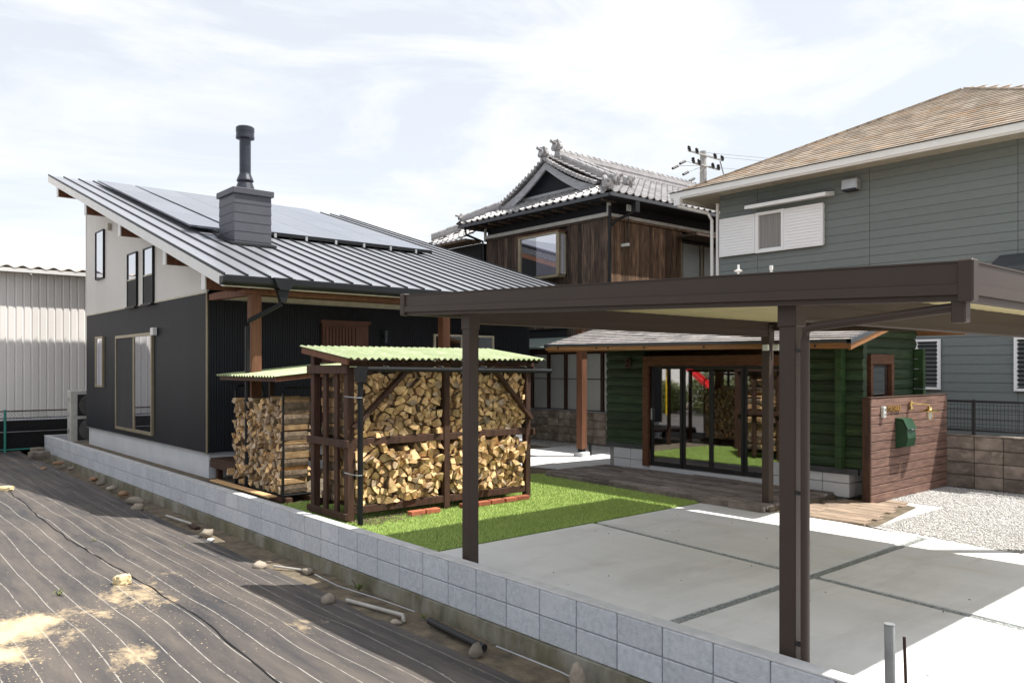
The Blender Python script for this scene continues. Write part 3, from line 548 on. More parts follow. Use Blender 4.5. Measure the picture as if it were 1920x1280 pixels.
# windows
def win_y(par, x, y0, y1, z0, z1, glass='glass', frame='bronze', fw=.045, mull=None, label=None, sill=False):
    """window in a wall facing minus X, y0<y1"""
    m = MB()
    for a in ((y0, y0+fw, z0, z1), (y1-fw, y1, z0, z1), (y0+fw, y1-fw, z0, z0+fw), (y0+fw, y1-fw, z1-fw, z1)): m.box(x-.035, x+.03, *a)
    if mull: m.box(x-.030, x+.02, mull-fw*.6, mull+fw*.6, z0+fw, z1-fw)
    w = MB().box(x-.002, x+.03, y0+.004, y1-.004, z0+.004, z1-.004).build('window', M['dark_plastic'], par)
    if label: w['label'] = label
    m.build('frame', M[frame], w)
    if mull:
        MB().box(x-.014, x-.006, y0+fw, mull-fw*.6, z0+fw, z1-fw).build('pane', M[glass[0] if isinstance(glass, tuple) else glass], w)
        MB().box(x-.018, x-.010, mull+fw*.6, y1-fw, z0+fw, z1-fw).build('pane', M[glass[1] if isinstance(glass, tuple) else glass], w)
    else: MB().box(x-.016, x-.008, y0+fw, y1-fw, z0+fw, z1-fw).build('pane', M[glass], w)
    if sill: MB().box(x-.07, x-.034, y0-.02, y1+.02, z0-.035, z0).build('sill', M[frame], w)
    return w
wx = 4.868
win_y(h, wx, 16.39, 18.96, .52, 2.54, glass=('glass', 'net_screen'), mull=17.62, fw=.06, label='tall sliding window in bronze frame, left half behind an insect screen')
win_y(h, wx, 20.02, 20.68, 1.40, 2.57, glass='glass_reflect_tint'); win_y(h, wx, 19.97, 20.68, 3.90, 5.02, glass='glass_reflect_tint', frame='black_metal', fw=.018)
for a, b, z1 in ((17.42, 18.07, 4.22), (16.34, 16.96, 4.21)):
    z0 = 3.11; w = win_y(h, wx, a, b, z0, z1+.01, glass='glass_reflect_tint', frame='black_metal', fw=.024, sill=True)
    MB().box(wx-.024, wx-.018, a+.03, b-.03, z0+.03, z0+.55).build('insect_screen', M['net_screen'], w); MB().box(wx-.03, wx-.005, a+.03, b-.03, z0+.55, z0+.58).build('mid_rail', M['cream'], w)
CB('vent_hood', 'cream', h, 4.80, 4.868, 19.42, 19.53, 4.92, 5.08, .01); CB('vent_hood', 'white', h, 4.78, 4.868, 16.14, 16.30, 2.47, 2.62, .01)
# door, lamp, rear window on the shaded porch wall (faces minus Y)
dr_ = B('door', 'door_wood', h, 6.98, 7.94, 13.47, 13.53, .42, 2.67)
for i in range(9): MB().box(7.04+i*.067, 7.04+i*.067+.045, 13.445, 13.469, .5, 2.60).build('slat', M['door_wood'], dr_)
MB().box(6.94, 7.98, 13.44, 13.54, 2.671, 2.73).build('lintel', M['door_wood'], dr_); MB().box(7.66, 7.93, 13.45, 13.469, .5, 2.62).build('panel', M['door_wood'], dr_)
for x in (7.30, 7.37, 7.44): MB().box(x-.012, x+.010, 13.464, 13.4695, 1.3, 2.32).build('slit_window', M['dark_plastic'], dr_)
lp = MB().lathe((8.31, 13.42, 2.33), [(.045, 0), (.045, .11), (.04, .115), (.04, .13), (.045, .135), (.045, .24)], 16).build('wall_lamp', M['flue'], h, smooth=False); MB().box(8.29, 8.33, 13.43, 13.54, 2.43, 2.46).build('bracket', M['black_metal'], lp)
m = MB(); [m.box(*b) for b in ((9.5, 9.54, 13.49, 13.54, 1.2, 2.54), (11.05, 11.09, 13.49, 13.54, 1.2, 2.54), (9.54, 11.05, 13.49, 13.54, 2.50, 2.54), (10.2, 10.24, 13.49, 13.54, 1.2, 2.5))]
w = MB().box(9.52, 11.07, 13.515, 13.538, 1.2, 2.52).build('window', M['glass'], h); m.build('frame', M['cream'], w)
# chimney
ch = thing; c = MB().box(5.73, 6.37, 14.45, 15.13, 3.9, 5.03).build('chimney', M['chimney'], h)
for i in range(6):
    z0 = 4.02+i*.172; z1 = z0+.176; e = .007
    m = MB(); m.hexa([(5.70-e, 14.42-e, z0), (6.40+e, 14.42-e, z0), (6.40+e, 15.16+e, z0), (5.70-e, 15.16+e, z0), (5.70, 14.42, z1), (6.40, 14.42, z1), (6.40, 15.16, z1), (5.70, 15.16, z1)]); m.build('cladding_panel', M['chimney'], c)
CB('cap', 'chimney', c, 5.655, 6.445, 14.375, 15.205, 5.05, 5.16, .008)
MB().prism([(5.62, 14.34, rz(14.34)+.02), (5.62, 15.2, rz(15.2)+.02), (5.62, 15.2, rz(15.2)+.06), (5.62, 14.34, rz(14.34)+.06)], (.86, 0, 0)).build('flashing', M['seam'], c)
MB().lathe((6.05, 14.79, 5.16), [(.20, 0), (.13, .20), (.155, .21), (.155, .235), (.115, .33), (.105, .36), (.105, 1.0), (.17, 1.02), (.17, 1.06), (.165, 1.065), (.165, 1.14), (.17, 1.145), (.17, 1.22), (.15, 1.24)], 28).build('flue', M['flue'], c, smooth=False)
# ------------------------------------------------------------------ carport
K = thing('carport', (4.45, 5.76, 0), 'brown metal carport with flat folded sheet roof over the concrete slabs', 'carport')
def cz(y): return 2.212+.0352*(y-1.52)
for x, y in ((4.455, 5.76), (4.455, 2.575), (9.37, 5.76), (9.37, 2.575)):
    zt = cz(y)-.05
    p = MB().cbox(x-.055, x+.055, y-.055, y+.055, -.01, 2.10 if y < 4 else 2.2, .006).build('post', M['carport'], K)
    MB().cbox(x-.062, x+.062, y-.062, y+.062, 2.095 if y < 4 else 2.195, cz(y)+.05, .005).build('collar', M['carport'], p)
    for dz in (.03, .10): MB().tube([(x+.056, y+.0, 2.0-dz), (x+.062, y, 2.0-dz)], .006, 6).build('bolt', M['dark_plastic'], p)
for y in (2.575, 5.76):
    z = cz(y)
    b = MB().box(4.50, 9.33, y-.045, y+.045, z-.10, z+.085).build('beam', M['carport'], K)
    MB().box(4.50, 9.33, y-.052, y+.052, z-.112, z-.095).build('bottom_flange', M['carport'], b); MB().box(4.50, 9.33, y-.050, y+.050, z-.03, z-.015).build('rib', M['carport'], b)
def fas(pts_a, pts_b, out, name):
    (xa, ya), (xb, yb) = pts_a, pts_b
    m = MB(); za, zb = cz(ya), cz(yb); ox, oy = out
    def bar(lo, hi, o0, o1, mm): mm.hexa([(xa+ox*o0, ya+oy*o0, za+lo), (xb+ox*o0, yb+oy*o0, zb+lo), (xb+ox*o1, yb+oy*o1, zb+lo), (xa+ox*o1, ya+oy*o1, za+lo), (xa+ox*o0, ya+oy*o0, za+hi), (xb+ox*o0, yb+oy*o0, zb+hi), (xb+ox*o1, yb+oy*o1, zb+hi), (xa+ox*o1, ya+oy*o1, za+hi)])
    bar(.055, .160, .0, .05, m); f = m.build(name, M['carport'], K)
    m = MB(); bar(.000, .053, -.012, .05, m); m.build('lower_rail', M['carport'], f)
    m = MB(); bar(.161, .170, -.006, .06, m); m.build('top_trim', M['carport'], f)
    m = MB(); bar(-.03, -.001, .01, .07, m); m.build('gutter_lip', M['carport'], f)
fas((4.30, 6.655), (4.30, 1.52), (1, 0), 'fascia'); fas((9.47, 1.52), (9.47, 6.655), (-1, 0), 'fascia')
fas((4.35, 1.52), (9.42, 1.52), (0, 1), 'fascia'); fas((9.42, 6.655), (4.35, 6.655), (0, -1), 'fascia')
for x, y in ((4.30, 1.52), (9.47, 1.52), (4.30, 6.655), (9.47, 6.655)):
    sx = 1 if x < 6 else -1; sy = 1 if y < 4 else -1; z = cz(y)
    MB().cbox(min(x-.017*sx, x+.06*sx), max(x-.017*sx, x+.06*sx), min(y-.017*sy, y+.06*sy), max(y-.017*sy, y+.06*sy), z-.035, z+.178, .008).build('corner_cap', M['carport'], K)
prof = []
x = 4.37
while x < 9.2: prof += [(x, 0), (x+.10, 0), (x+.13, .055), (x+.19, .055), (x+.22, 0)]; x += .22
prof += [(9.445, 0)]
prof = sorted(set(prof)); nP = len(prof)-1
m = MB(); m.grid(nP, 1, lambda u, v: (prof[int(round(u*nP))][0], 1.55+5.08*v, cz(1.55+5.08*v)+.09+prof[int(round(u*nP))][1]), th=(0, 0, -.004)); m.build('roof_sheet', M['carport_under'], K)
dpp = MB().cbox(4.315, 4.385, 1.55, 1.62, 2.075, 2.20, .006).build('downpipe', M['carport'], K)
MB().tube([(4.35, 1.60, 2.155), (4.40, 2.40, 2.09), (4.40, 2.452, 2.07), (4.40, 2.457, 2.0), (4.40, 2.457, .0)], .026, 12).build('pipe', M['carport'], dpp)
for z in (1.95, 1.1, .2): MB().box(4.395, 4.44, 2.46, 2.52, z-.008, z+.008).build('clip', M['dark_plastic'], dpp)
fl = thing('floodlight', (9.33, 5.68, 2.1), 'pair of small white floodlights clamped to the rear carport post', 'floodlight')
for dx, dy in ((-.07, .03), (.01, -.07)):
    q = MB(); q.cbox(9.27+dx, 9.31+dx, 5.62+dy, 5.71+dy, 2.07, 2.15, .01); q.build('lamp_head', M['plastic'], fl)
MB().tube([(9.345, 5.72, 2.18), (9.31, 5.68, 2.12), (9.30, 5.66, 2.04), (9.33, 5.68, 1.95)], .006, 6).build('cable', M['dark_plastic'], fl)
# ------------------------------------------------------------------ woodshed
WX0, WX1, WY0, WY1 = 4.70, 7.62, 8.45, 9.40
s_ = thing('woodshed', (6.1, 8.9, 0), 'large dark timber woodshed with green corrugated roof and two log tiers', 'shed')
D = 'dark_timber'
for x in (4.70, 6.11, 7.53):
    for y in (8.45, 9.31): CB('post', D, s_, x, x+.09, y, y+.09, .02, 1.86 if y < 9 else 2.02, .005)
for x in (4.70, 7.53):
    for k, y in enumerate((8.74, 9.02)):
        CB('slat', D, s_, x+.02, x+.06, y, y+.085, .06, 1.82, .004)
    CB('side_rail', D, s_, x-.042, x-.002, 8.40, 9.43, .90, .99, .004) if x < 6 else CB('side_rail', D, s_, x+.092, x+.13, 8.40, 9.43, .90, .99, .004)
    CB('side_rail', D, s_, x-.042, x-.002, 8.40, 9.43, 1.775, 1.88, .004) if x < 6 else CB('side_rail', D, s_, x+.092, x+.13, 8.40, 9.43, 1.77, 1.86, .004)
    CB('side_rail', D, s_, x-.042, x-.002, 8.44, 9.43, .04, .12, .004) if x < 6 else None
for z in (.12, .93):
    for y in (8.46, 9.32): MB().cbox(4.792, 6.108, y, y+.05, z-.02, z+.07, .004).build('rail', M[D], s_); MB().cbox(6.202, 7.528, y, y+.05, z-.02, z+.07, .004).build('rail', M[D], s_)
    for x in (4.95, 5.3, 5.65, 5.95, 6.35, 6.7, 7.05, 7.35): CB('bearer', D, s_, x, x+.09, 8.512, 9.318, z+.0, z+.048, .004)
for y in (8.452, 9.312): CB('top_beam', D, s_, 4.66, 7.68, y, y+.086, 1.862 if y < 9 else 2.022, 1.93 if y < 9 else 2.09, .004)
for a, b in (((4.76, 8.425, 1.13), (5.50, 8.425, 1.80)), ((7.60, 8.425, 1.13), (6.95, 8.425, 1.80))): MB().beam(a, b, .045, .09, up=(0, 1, 0)).build('brace', M[D], s_)
def sr(y): return 1.945+.132*(y-8.22)
for x in (4.60, 5.35, 6.1, 6.85, 7.60): MB().beam((x+.03, 8.30, sr(8.30)-.018), (x+.03, 9.40, sr(9.40)-.018), .045, .06).build('rafter', M[D], s_)
MB().beam((4.60, 8.26, sr(8.26)-.035), (4.60, 9.42, sr(9.42)-.035), .03, .07).build('verge_board', M['brown_post'], s_)
def corr(x0, x1, y0, y1, zf, axis, pitch=.094, amp=.015):
    n = int((x1-x0 if axis == 'y' else y1-y0)/pitch*6)
    if axis == 'y': return MB().grid(n, 2, lambda u, v: (x0+(x1-x0)*u, y0+(y1-y0)*v, zf(x0+(x1-x0)*u, y0+(y1-y0)*v)+amp*math.sin((x1-x0)*u/pitch*2*math.pi)), th=(0, 0, -.003))
    return MB().grid(2, n, lambda u, v: (x0+(x1-x0)*u, y0+(y1-y0)*v, zf(x0+(x1-x0)*u, y0+(y1-y0)*v)+amp*math.sin((y1-y0)*v/pitch*2*math.pi)), th=(0, 0, -.003))
for i in range(5):
    a = 4.57+i*.617
    corr(a, a+.635 if i < 4 else 7.66, 8.18, 9.44, lambda x, y, i=i: sr(y)+.017+.0015*i, 'y').build('roof_sheet', M['green_sheet'], s_)
g = MB().tube([(4.70, 8.22, 1.835), (7.80, 8.22, 1.80)], .030, 10).build('gutter', M['black_metal'], s_)
for x in (5.1, 5.9, 6.6, 7.3): MB().tube([(x, 8.19, 1.86), (x, 8.30, 1.875)], .006, 6).build('bracket', M['aluminium'], g)
d = MB().tube([(4.735, 8.215, 1.70), (4.735, 8.215, .0)], .033, 12).build('downpipe', M['black_metal'], s_)
MB().prism([(4.68, 8.16, 1.86), (4.81, 8.16, 1.86), (4.775, 8.16, 1.68), (4.695, 8.16, 1.68)], (0, .11, 0)).build('hopper', M['black_metal'], d)
for z in (1.50, .60): MB().tube([(4.735, 8.17, z), (4.69, 8.19, z), (4.66, 8.30, z+.005), (4.66, 8.45, z+.01)], .006, 6).build('bracket', M['aluminium'], d)
# lean-to roof over the steel racks
r_ = thing('rack_shelter', (4.9, 11.2, 0), 'low green corrugated roof on timber frame above the steel log racks', 'shelter')
def rr(x): return 1.735+.10*(x-4.58)
for i in range(3): corr(4.55, 6.3, 10.15+i*.69, 10.15+i*.69+.71, lambda x, y, i=i: rr(x)+.0015*i, 'x').build('roof_sheet', M['green_sheet'], r_)
CB('fascia', D, r_, 4.585, 4.62, 10.18, 12.18, 1.66, 1.715, .003)
MB().beam((4.58, 10.19, rr(4.58)-.045), (6.28, 10.19, rr(6.28)-.045), .03, .06).build('verge_board', M['brown_post'], r_)
for x, y in ((5.4, 10.3), (6.2, 10.3), (6.2, 12.2), (5.4, 12.2)): CB('post', D, r_, x, x+.07, y, y+.07, 0, rr(x)-.04, .004)
MB().beam((5.43, 10.25, rr(5.43)-.05), (5.43, 12.3, rr(5.43)-.05), .05, .06).build('purlin', M[D], r_)
# steel racks
k_ = thing('log_rack', (4.98, 11.1, 0), 'black steel tube log rack with tall hoops at both ends, beside the timber woodshed', 'rack')
for y in (10.33, 11.99):
    MB().tube([(4.76, y, .02), (4.76, y, 1.50), (4.775, y, 1.55), (4.82, y, 1.575), (5.14, y, 1.575), (5.185, y, 1.55), (5.20, y, 1.50), (5.20, y, .02)], .0155, 10).build('hoop', M['black_metal'], k_)
    MB().tube([(4.76, y, .10), (5.20, y, .10)], .0155, 8).build('crossbar', M['black_metal'], k_)
for x in (4.80, 5.16): MB().tube([(x, 10.33, .09), (x, 11.99, .09)], .016, 8).build('rail', M['black_metal'], k_)
for x in (4.77, 5.12): CB('skid', D, k_, x, x+.09, 10.25, 12.1, .0, .07, .004)
# ------------------------------------------------------------------ firewood
def cells(w, h, cell, seed, asp=1.0):
    rnd = random.Random(seed); pts = []; ry = cell*.86; j = 0; y = ry*.5
    while y < h+ry*.4:
        x = cell*(.5 if j % 2 else 0)
        while x < w+cell*.5:
            pts.append((x+rnd.uniform(-.42, .42)*cell, y+rnd.uniform(-.40, .40)*cell)); x += cell
        y += ry; j += 1
    out = []
    def clip(poly, a, b, c):
        r = []; n = len(poly)
        for i in range(n):
            p, q = poly[i], poly[(i+1) % n]; dp = a*p[0]+b*p[1]-c; dq = a*q[0]+b*q[1]-c
            if dp <= 0: r.append(p)
            if dp*dq < 0: t = dp/(dp-dq); r.append((p[0]+(q[0]-p[0])*t, p[1]+(q[1]-p[1])*t))
        return r
    for i, p in enumerate(pts):
        if not (-cell*.3 < p[0] < w+cell*.3): continue
        poly = [(0, 0), (w, 0), (w, h+.1), (0, h+.1)]
        for k, q in enumerate(pts):
            if k == i: continue
            dx, dy = q[0]-p[0], q[1]-p[1]; d2 = dx*dx+dy*dy
            if d2 > (3*cell)**2: continue
            poly = clip(poly, dx, dy, (q[0]**2+q[1]**2-p[0]**2-p[1]**2)/2)
            if len(poly) < 3: break
        if len(poly) < 3: continue
        ps = [poly]
        ar = abs(sum(a[0]*b[1]-b[0]*a[1] for a, b in zip(poly, poly[1:]+poly[:1])))/2
        cx = sum(a[0] for a in poly)/len(poly); cy = sum(a[1] for a in poly)/len(poly); th = rnd.uniform(0, math.pi*2); t_ = rnd.random()
        if t_ < .42 and ar > cell*cell*.55: a, b = math.cos(th), math.sin(th); c = a*cx+b*cy; ps = [clip(poly, a, b, c), clip(poly, -a, -b, -c)]
        elif t_ < .80 and ar > cell*cell*.7:
            ps = []; an = [th, th+rnd.uniform(1.7, 2.5), th+rnd.uniform(3.8, 4.6)]
            for k in range(3):
                a0, a1 = an[k], an[(k+1) % 3]; n0_ = (math.sin(a0), -math.cos(a0)); n1_ = (-math.sin(a1), math.cos(a1))
                ps.append(clip(clip(poly, n0_[0], n0_[1], n0_[0]*cx+n0_[1]*cy), n1_[0], n1_[1], n1_[0]*cx+n1_[1]*cy))
        for q in ps:
            q2 = []
            for v in q:                                    # drop near-duplicate corners
                if not q2 or math.dist(v, q2[-1]) > .012: q2.append(v)
            if len(q2) > 2 and math.dist(q2[0], q2[-1]) < .012: q2.pop()
            if len(q2) < 3: continue
            while len(q2) > 4 and rnd.random() < .7:          # simplify towards wedges
                k = min(range(len(q2)), key=lambda i: abs((q2[i][0]-q2[i-1][0])*(q2[(i+1) % len(q2)][1]-q2[i][1])-(q2[i][1]-q2[i-1][1])*(q2[(i+1) % len(q2)][0]-q2[i][0]))); q2.pop(k)
            ar = abs(sum(a[0]*b[1]-b[0]*a[1] for a, b in zip(q2, q2[1:]+q2[:1])))/2
            if ar > .0009: out.append((q2, ar))
    return out
logs = []
def log_mb(poly, axis, L, rnd):
    """prism of the split log, centred on its own middle; axis 'y' means the ends face -Y, 'x' means -X"""
    cx = sum(p[0] for p in poly)/len(poly); cy = sum(p[1] for p in poly)/len(poly); k = rnd.uniform(.86, .96)
    P = [((p[0]-cx)*k, (p[1]-cy)*k) for p in poly]; n = len(P); m = MB(); m.rv = rnd.random()
    # round one side (bark): subdivide the longest edge outward a little
    le = max(range(n), key=lambda i: math.dist(P[i], P[(i+1) % n])); a, b = P[le], P[(le+1) % n]; e = math.dist(a, b)
    bulge = e*rnd.uniform(.05, .14); mx_, my_ = (a[0]+b[0])/2, (a[1]+b[1])/2; l = math.hypot(mx_, my_) or 1
    P2 = P[:le+1]+[(mx_+mx_/l*bulge, my_+my_/l*bulge)]+P[le+1:]; n = len(P2)
    def pt(p, t, sc=1):
        d = -L/2+t*L; return (p[0]*sc, d, p[1]*sc) if axis == 'y' else (d, p[0]*sc, p[1]*sc)
    w = [rnd.uniform(.88, 1.05) for _ in P2]; tl = (rnd.uniform(-.45, .45), rnd.uniform(-.5, .5))
    def end(p): o = p[0]*tl[0]+p[1]*tl[1]; v = pt(p, 0, .965); return (v[0], v[1]+o, v[2]) if axis == 'y' else (v[0]+o, v[1], v[2])
    v0 = [end(p) for p in P2]; v1 = [tuple((pt(p, 0)[i]+(.012 if i == (1 if axis == 'y' else 0) else 0)) for i in range(3)) for p in P2]; v2 = [pt((p[0]*w[i], p[1]*w[i]), 1) for i, p in enumerate(P2)]
    vs = v0+v1+v2; bark = {le, le+1}
    area = sum(a[0]*b[1]-b[0]*a[1] for a, b in zip(P2, P2[1:]+P2[:1])); flip = (area > 0) if axis == 'x' else (area < 0)
    def F(f): return tuple(reversed(f)) if flip else f
    m.add(vs, [F(tuple(range(n)))], 1)
    m.add(vs, [F((i, i+n, (i+1) % n+n, (i+1) % n)) for i in range(n)], 1)
    sd_ = [F((i+n, i+2*n, (i+1) % n+2*n, (i+1) % n+n)) for i in range(n)]
    m.add(vs, [f for i, f in enumerate(sd_) if i in bark], 2); m.add(vs, [f for i, f in enumerate(sd_) if i not in bark], 0); m.add(vs, [F(tuple(reversed(range(2*n, 3*n))))], 1)
    # merge the repeated vertex blocks
    nb = len(vs); m.f = [tuple(i % nb for i in f) for f in m.f]; m.v = m.v[:nb]
    return m, cx, cy
def stack(ox, oz, w, h, depth, axis, L, cell, seed, label, group, top, jit=.028, endmat='log_end'):
    rnd = random.Random(seed*31+5)
    for poly, ar in cells(w, h, cell, seed):
        cx = sum(p[0] for p in poly)/len(poly); cy = max(p[1] for p in poly)
        if cy > top(cx/w)*h: continue
        mb, cx, cy = log_mb(poly, axis, L, rnd)
        if not mb: continue
        j = rnd.gauss(0, jit)
        if rnd.random() < .06: j -= .04
        loc = Vector((ox+cx, depth+L/2+j, oz+cy)) if axis == 'y' else Vector((depth+L/2+j, oz+cx if False else ox+cx, oz+cy))
        rot = (rnd.gauss(0, .03), 0, rnd.gauss(0, .045)) if axis == 'y' else (0, rnd.gauss(0, .03), rnd.gauss(0, .05))
        dist = math.hypot(loc.x, loc.y); vis = 1 if not (axis == 'y' and 6.10 < loc.x < 6.2) else 0
        if axis == 'y':                                     # hidden behind the carport post
            dd = (loc.x/loc.y); vis = 0 if .752 < dd < .800 else vis
        nv = len(poly); vz = (cy_ := loc.z-oz)/h; hz = cx/w; shp = {3: 'triangular', 4: 'four-sided'}.get(nv, 'many-sided')
        rowl = ['bottom row', 'lower rows', 'middle rows', 'upper rows', 'top row'][max(0, min(4, int(vz*5)))]; coll = ['far left', 'left', 'centre', 'right', 'far right'][max(0, min(4, int((hz if axis == 'y' else 1-hz)*5)))]
        label_ = ('large ' if ar > .0085 else 'small ' if ar < .0045 else '')+shp+' split log, '+rowl+', '+coll+', '+label
        logs.append((ar*vis/dist**2*(loc.y/dist if axis == 'y' else loc.x/dist), mb, loc, rot, label_, group, 'old_end' if endmat == 'log_end' and rnd.random() < .14 else 'log_end' if endmat == 'old_end' and rnd.random() < .2 else endmat))
ns = lambda a, s_=9: (lambda t: a+.05*noise.noise(Vector((t*s_, a*7, 0))))
G1 = 'split logs stacked in the woodshed'
LL = 'in the %s woodshed bay'
stack(4.80, .195, 1.30, .755, 8.47, 'y', .34, .118, 1, LL % 'lower left', G1, lambda t: .97+.05*math.sin(t*7+1))
stack(4.80, 1.005, 1.30, .83, 8.50, 'y', .34, .114, 2, LL % 'upper left', G1, lambda t: 1.0)
stack(6.21, .195, 1.31, .745, 8.47, 'y', .34, .114, 3, LL % 'lower right', G1, lambda t: 1.0+.03*math.sin(t*5))
stack(6.21, 1.005, 1.31, .80, 8.50, 'y', .34, .110, 4, LL % 'upper right', G1, lambda t: 1.0)
G2 = 'split logs stacked in the steel rack'
stack(10.35, .115, 1.66, 1.42, 4.75, 'x', .42, .110, 5, 'in the steel rack', G2, lambda t: .99-.03*math.sin(t*3.1+.5)-.09*t, .03, 'old_end')
# second row at the back of the shed (seen between the slats)
n0 = len(logs)
for k, (z, hh) in enumerate(((.195, .72), (1.005, .8))): stack(4.80, z, 1.30, hh, 8.93, 'y', .34, .11, 11+k, 'x', 'x', lambda t: 1.0); stack(6.21, z, 1.31, hh, 8.93, 'y', .34, .13, 21+k, 'x', 'x', lambda t: 1.0)
logs = [(l if i < n0 else (0,)+l[1:]) for i, l in enumerate(logs)]
logs.sort(key=lambda l: -l[0])
rest = {'old_end': MB(), 'log_end': MB()}
for i, (a, mb, loc, rot, lab, grp, em) in enumerate(logs):
    if i < 298 and a > 0:
        mb.r = [0.0]*len(mb.f)
        o = bpy.data.objects.new('firewood_log', mb.mesh('firewood_log', [M['split'], M[em], M['bark']])); C.objects.link(o); o.location = loc; o.rotation_euler = rot
        tag(o, lab, 'log', grp)
    else:
        R_ = Matrix.Rotation(rot[2], 4, 'Z'); b = rest[em]; k = len(b.v); b.v += [tuple(R_ @ Vector(v)+loc) for v in mb.v]; b.f += [tuple(i+k for i in f) for f in mb.f]; b.m += [m_ if em == 'log_end' or m_ != 1 else 3 for m_ in mb.m]; b.r += mb.r
b = rest['log_end']; q = rest['old_end']; k = len(b.v); b.v += q.v; b.f += [tuple(i+k for i in f) for f in q.f]; b.m += q.m; b.r += q.r
b.build('firewood', [M['split'], M['log_end'], M['bark'], M['old_end']], None, label='remaining split firewood filling the gaps of the woodshed and the steel rack', category='firewood', kind='stuff') if False else tag(b.build('firewood', [M['split'], M['log_end'], M['bark'], M['old_end']], None), 'smaller split firewood filling in between the larger logs of woodshed and rack', 'firewood', kind='stuff')
# bricks under the shed, board under the rack, bark litter
BK = ['left', 'right']
for i, (x, y) in enumerate(((5.60, 8.34), (5.83, 8.34), (6.42, 8.36), (6.66, 8.345), (6.90, 8.35), (7.14, 8.345), (7.37, 8.36))):
    o = MB().cbox(-.105, .105, -.05, .05, 0, .055, .004).build('brick', M['brick'], None, at=Vector((x, y, .016)))
    o.rotation_euler.z = random.uniform(-.05, .05); tag(o, 'red brick under the woodshed front, '+['left one of the left pair', 'right one of the left pair', 'leftmost of the row of five', 'second from left in the row of five', 'middle one in the row of five', 'second from right in the row of five', 'rightmost of the row of five'][i], 'brick', 'red bricks under the front rail of the woodshed')
tag(MB().cbox(4.40, 4.52, 10.0, 12.1, .145, .165, .004).build('plank', M['pine'], None), 'pale pine board lying on the wall top beside the steel log rack', 'board')
m = MB()
for i in range(700):
    x, y = random.uniform(4.75, 5.7), random.uniform(8.10, 8.5)
    if random.random() < (x-4.75)*.7+(8.45-y)*1.2: continue
    a = random.random()*3.1; l = random.uniform(.008, .03); m.rv = random.random(); m.beam((x, y, .02+random.random()*.012), (x+l*math.cos(a), y+l*math.sin(a), .022+random.random()*.014), .010, .004)
tag(m.build('wood_chips', M['bark'], None), 'loose bark and wood chips scattered in front of the woodshed', 'wood chips', kind='stuff')
# ------------------------------------------------------------------ log cabin
L0 = thing('log_cabin', (10.85, 5.4, -.02), 'green log cabin with wide glass doors, brown trim and grey shingle roof', 'cabin')
m = MB(); cb = boxmesh('block', 'foundation', .13, .392, .192, .005); cb2 = boxmesh('block', 'foundation', .392, .13, .192, .005)
MB().box(10.93, 12.95, 5.48, 9.95, -.02, .42).build('foundation', M['mortar'], L0)
for i in range(12):
    for k in range(2):
        yy = 5.595+.4*i
        if yy > 9.95: continue
        if 6.5 < yy < 8.9: continue
        piece('block', cb, L0, (10.915, yy, .13+.2*k)); 
for i in range(6):
    for k in range(2): piece('block', cb2, L0, (11.19+.4*i, 5.465, .13+.2*k))
MB().box(10.86, 10.95, 6.4, 9.05, .0, .15).build('door_sill', M['foundation'], L0)
lg_h = .1545
def log_y(y0, y1, z, x=10.85): 
    w = .11; p = [(x+.012, y0, z), (x, y0, z+.02), (x-.016, y0, z+lg_h*.5), (x, y0, z+lg_h-.02), (x+.012, y0, z+lg_h-.004), (x+w, y0, z+lg_h-.004), (x+w, y0, z)]
    MB().prism(p, (0, y1-y0, 0)).build('log', M['cabin_green'], L0)
def log_x(x0, x1, z, y=5.40):
    w = .11; p = [(x0, y+.012, z), (x0, y, z+.02), (x0, y-.016, z+lg_h*.5), (x0, y, z+lg_h-.02), (x0, y+.012, z+lg_h-.004), (x0, y+w, z+lg_h-.004), (x0, y+w, z)]
    MB().prism(p, (x1-x0, 0, 0)).build('log', M['cabin_green'], L0)
for i in range(11):
    z = .44+i*lg_h
    log_y(9.08, 9.96, z); log_y(5.20+random.uniform(-.005, .005), 6.35, z)
    log_x(11.02, 11.36, z); log_x(12.12, 13.02, z)
    MB().box(10.70, 10.83, 5.44, 5.53, z+.002, z+lg_h-.002).build('log_end', M['cabin_end'], L0)
    MB().box(12.90, 12.99, 5.24, 5.38, z+.002, z+lg_h-.002).build('log_end', M['cabin_end'], L0)
    if z > 2.03-lg_h or z < .9: log_x(11.36, 12.12, z)
for i in range(4):
    z = .44+(11+i)*lg_h
    xa = 11.02 if i < 1 else 11.9-(2.83-z)/.25*.95; xb = min(13.02, 11.9+(2.83-z)/.25*.95)
    if xb > xa+.2: log_x(max(10.9, xa), xb, z)
for i in range(2): log_y(5.2, 9.96, .44+(11+i)*lg_h)
CB('sill_board', 'flashing', L0, 10.83, 10.87, 9.08, 9.96, .425, .50, .004); CB('sill_board', 'flashing', L0, 10.80, 10.86, 5.25, 6.35, .36, .445, .004); CB('sill_board', 'flashing', L0, 11.0, 13.0, 5.365, 5.398, .425, .50, .004)
MB().box(10.9, 12.95, 9.90, 9.96, .43, 2.3).build('end_wall', M['cabin_green'], L0); MB().box(12.93, 13.0, 5.5, 9.9, .43, 2.4).build('rear_wall', M['room'], L0)
MB().box(10.98, 12.93, 5.51, 5.53, .43, 2.3).build('inner_wall', M['room'], L0); MB().box(10.965, 12.93, 9.86, 9.895, .2, 2.3).build('inner_wall', M['room'], L0)
for a, b in ((5.5, 6.35), (9.08, 9.86)): MB().box(10.962, 10.975, a, b, .2, 2.2).build('inner_wall', M['room'], L0)
MB().box(10.9, 12.93, 5.53, 9.86, .15, .20).build('floor', M['plank_warm'], L0); MB().box(10.9, 12.93, 5.5, 9.9, 2.22, 2.25).build('ceiling', M['room'], L0)
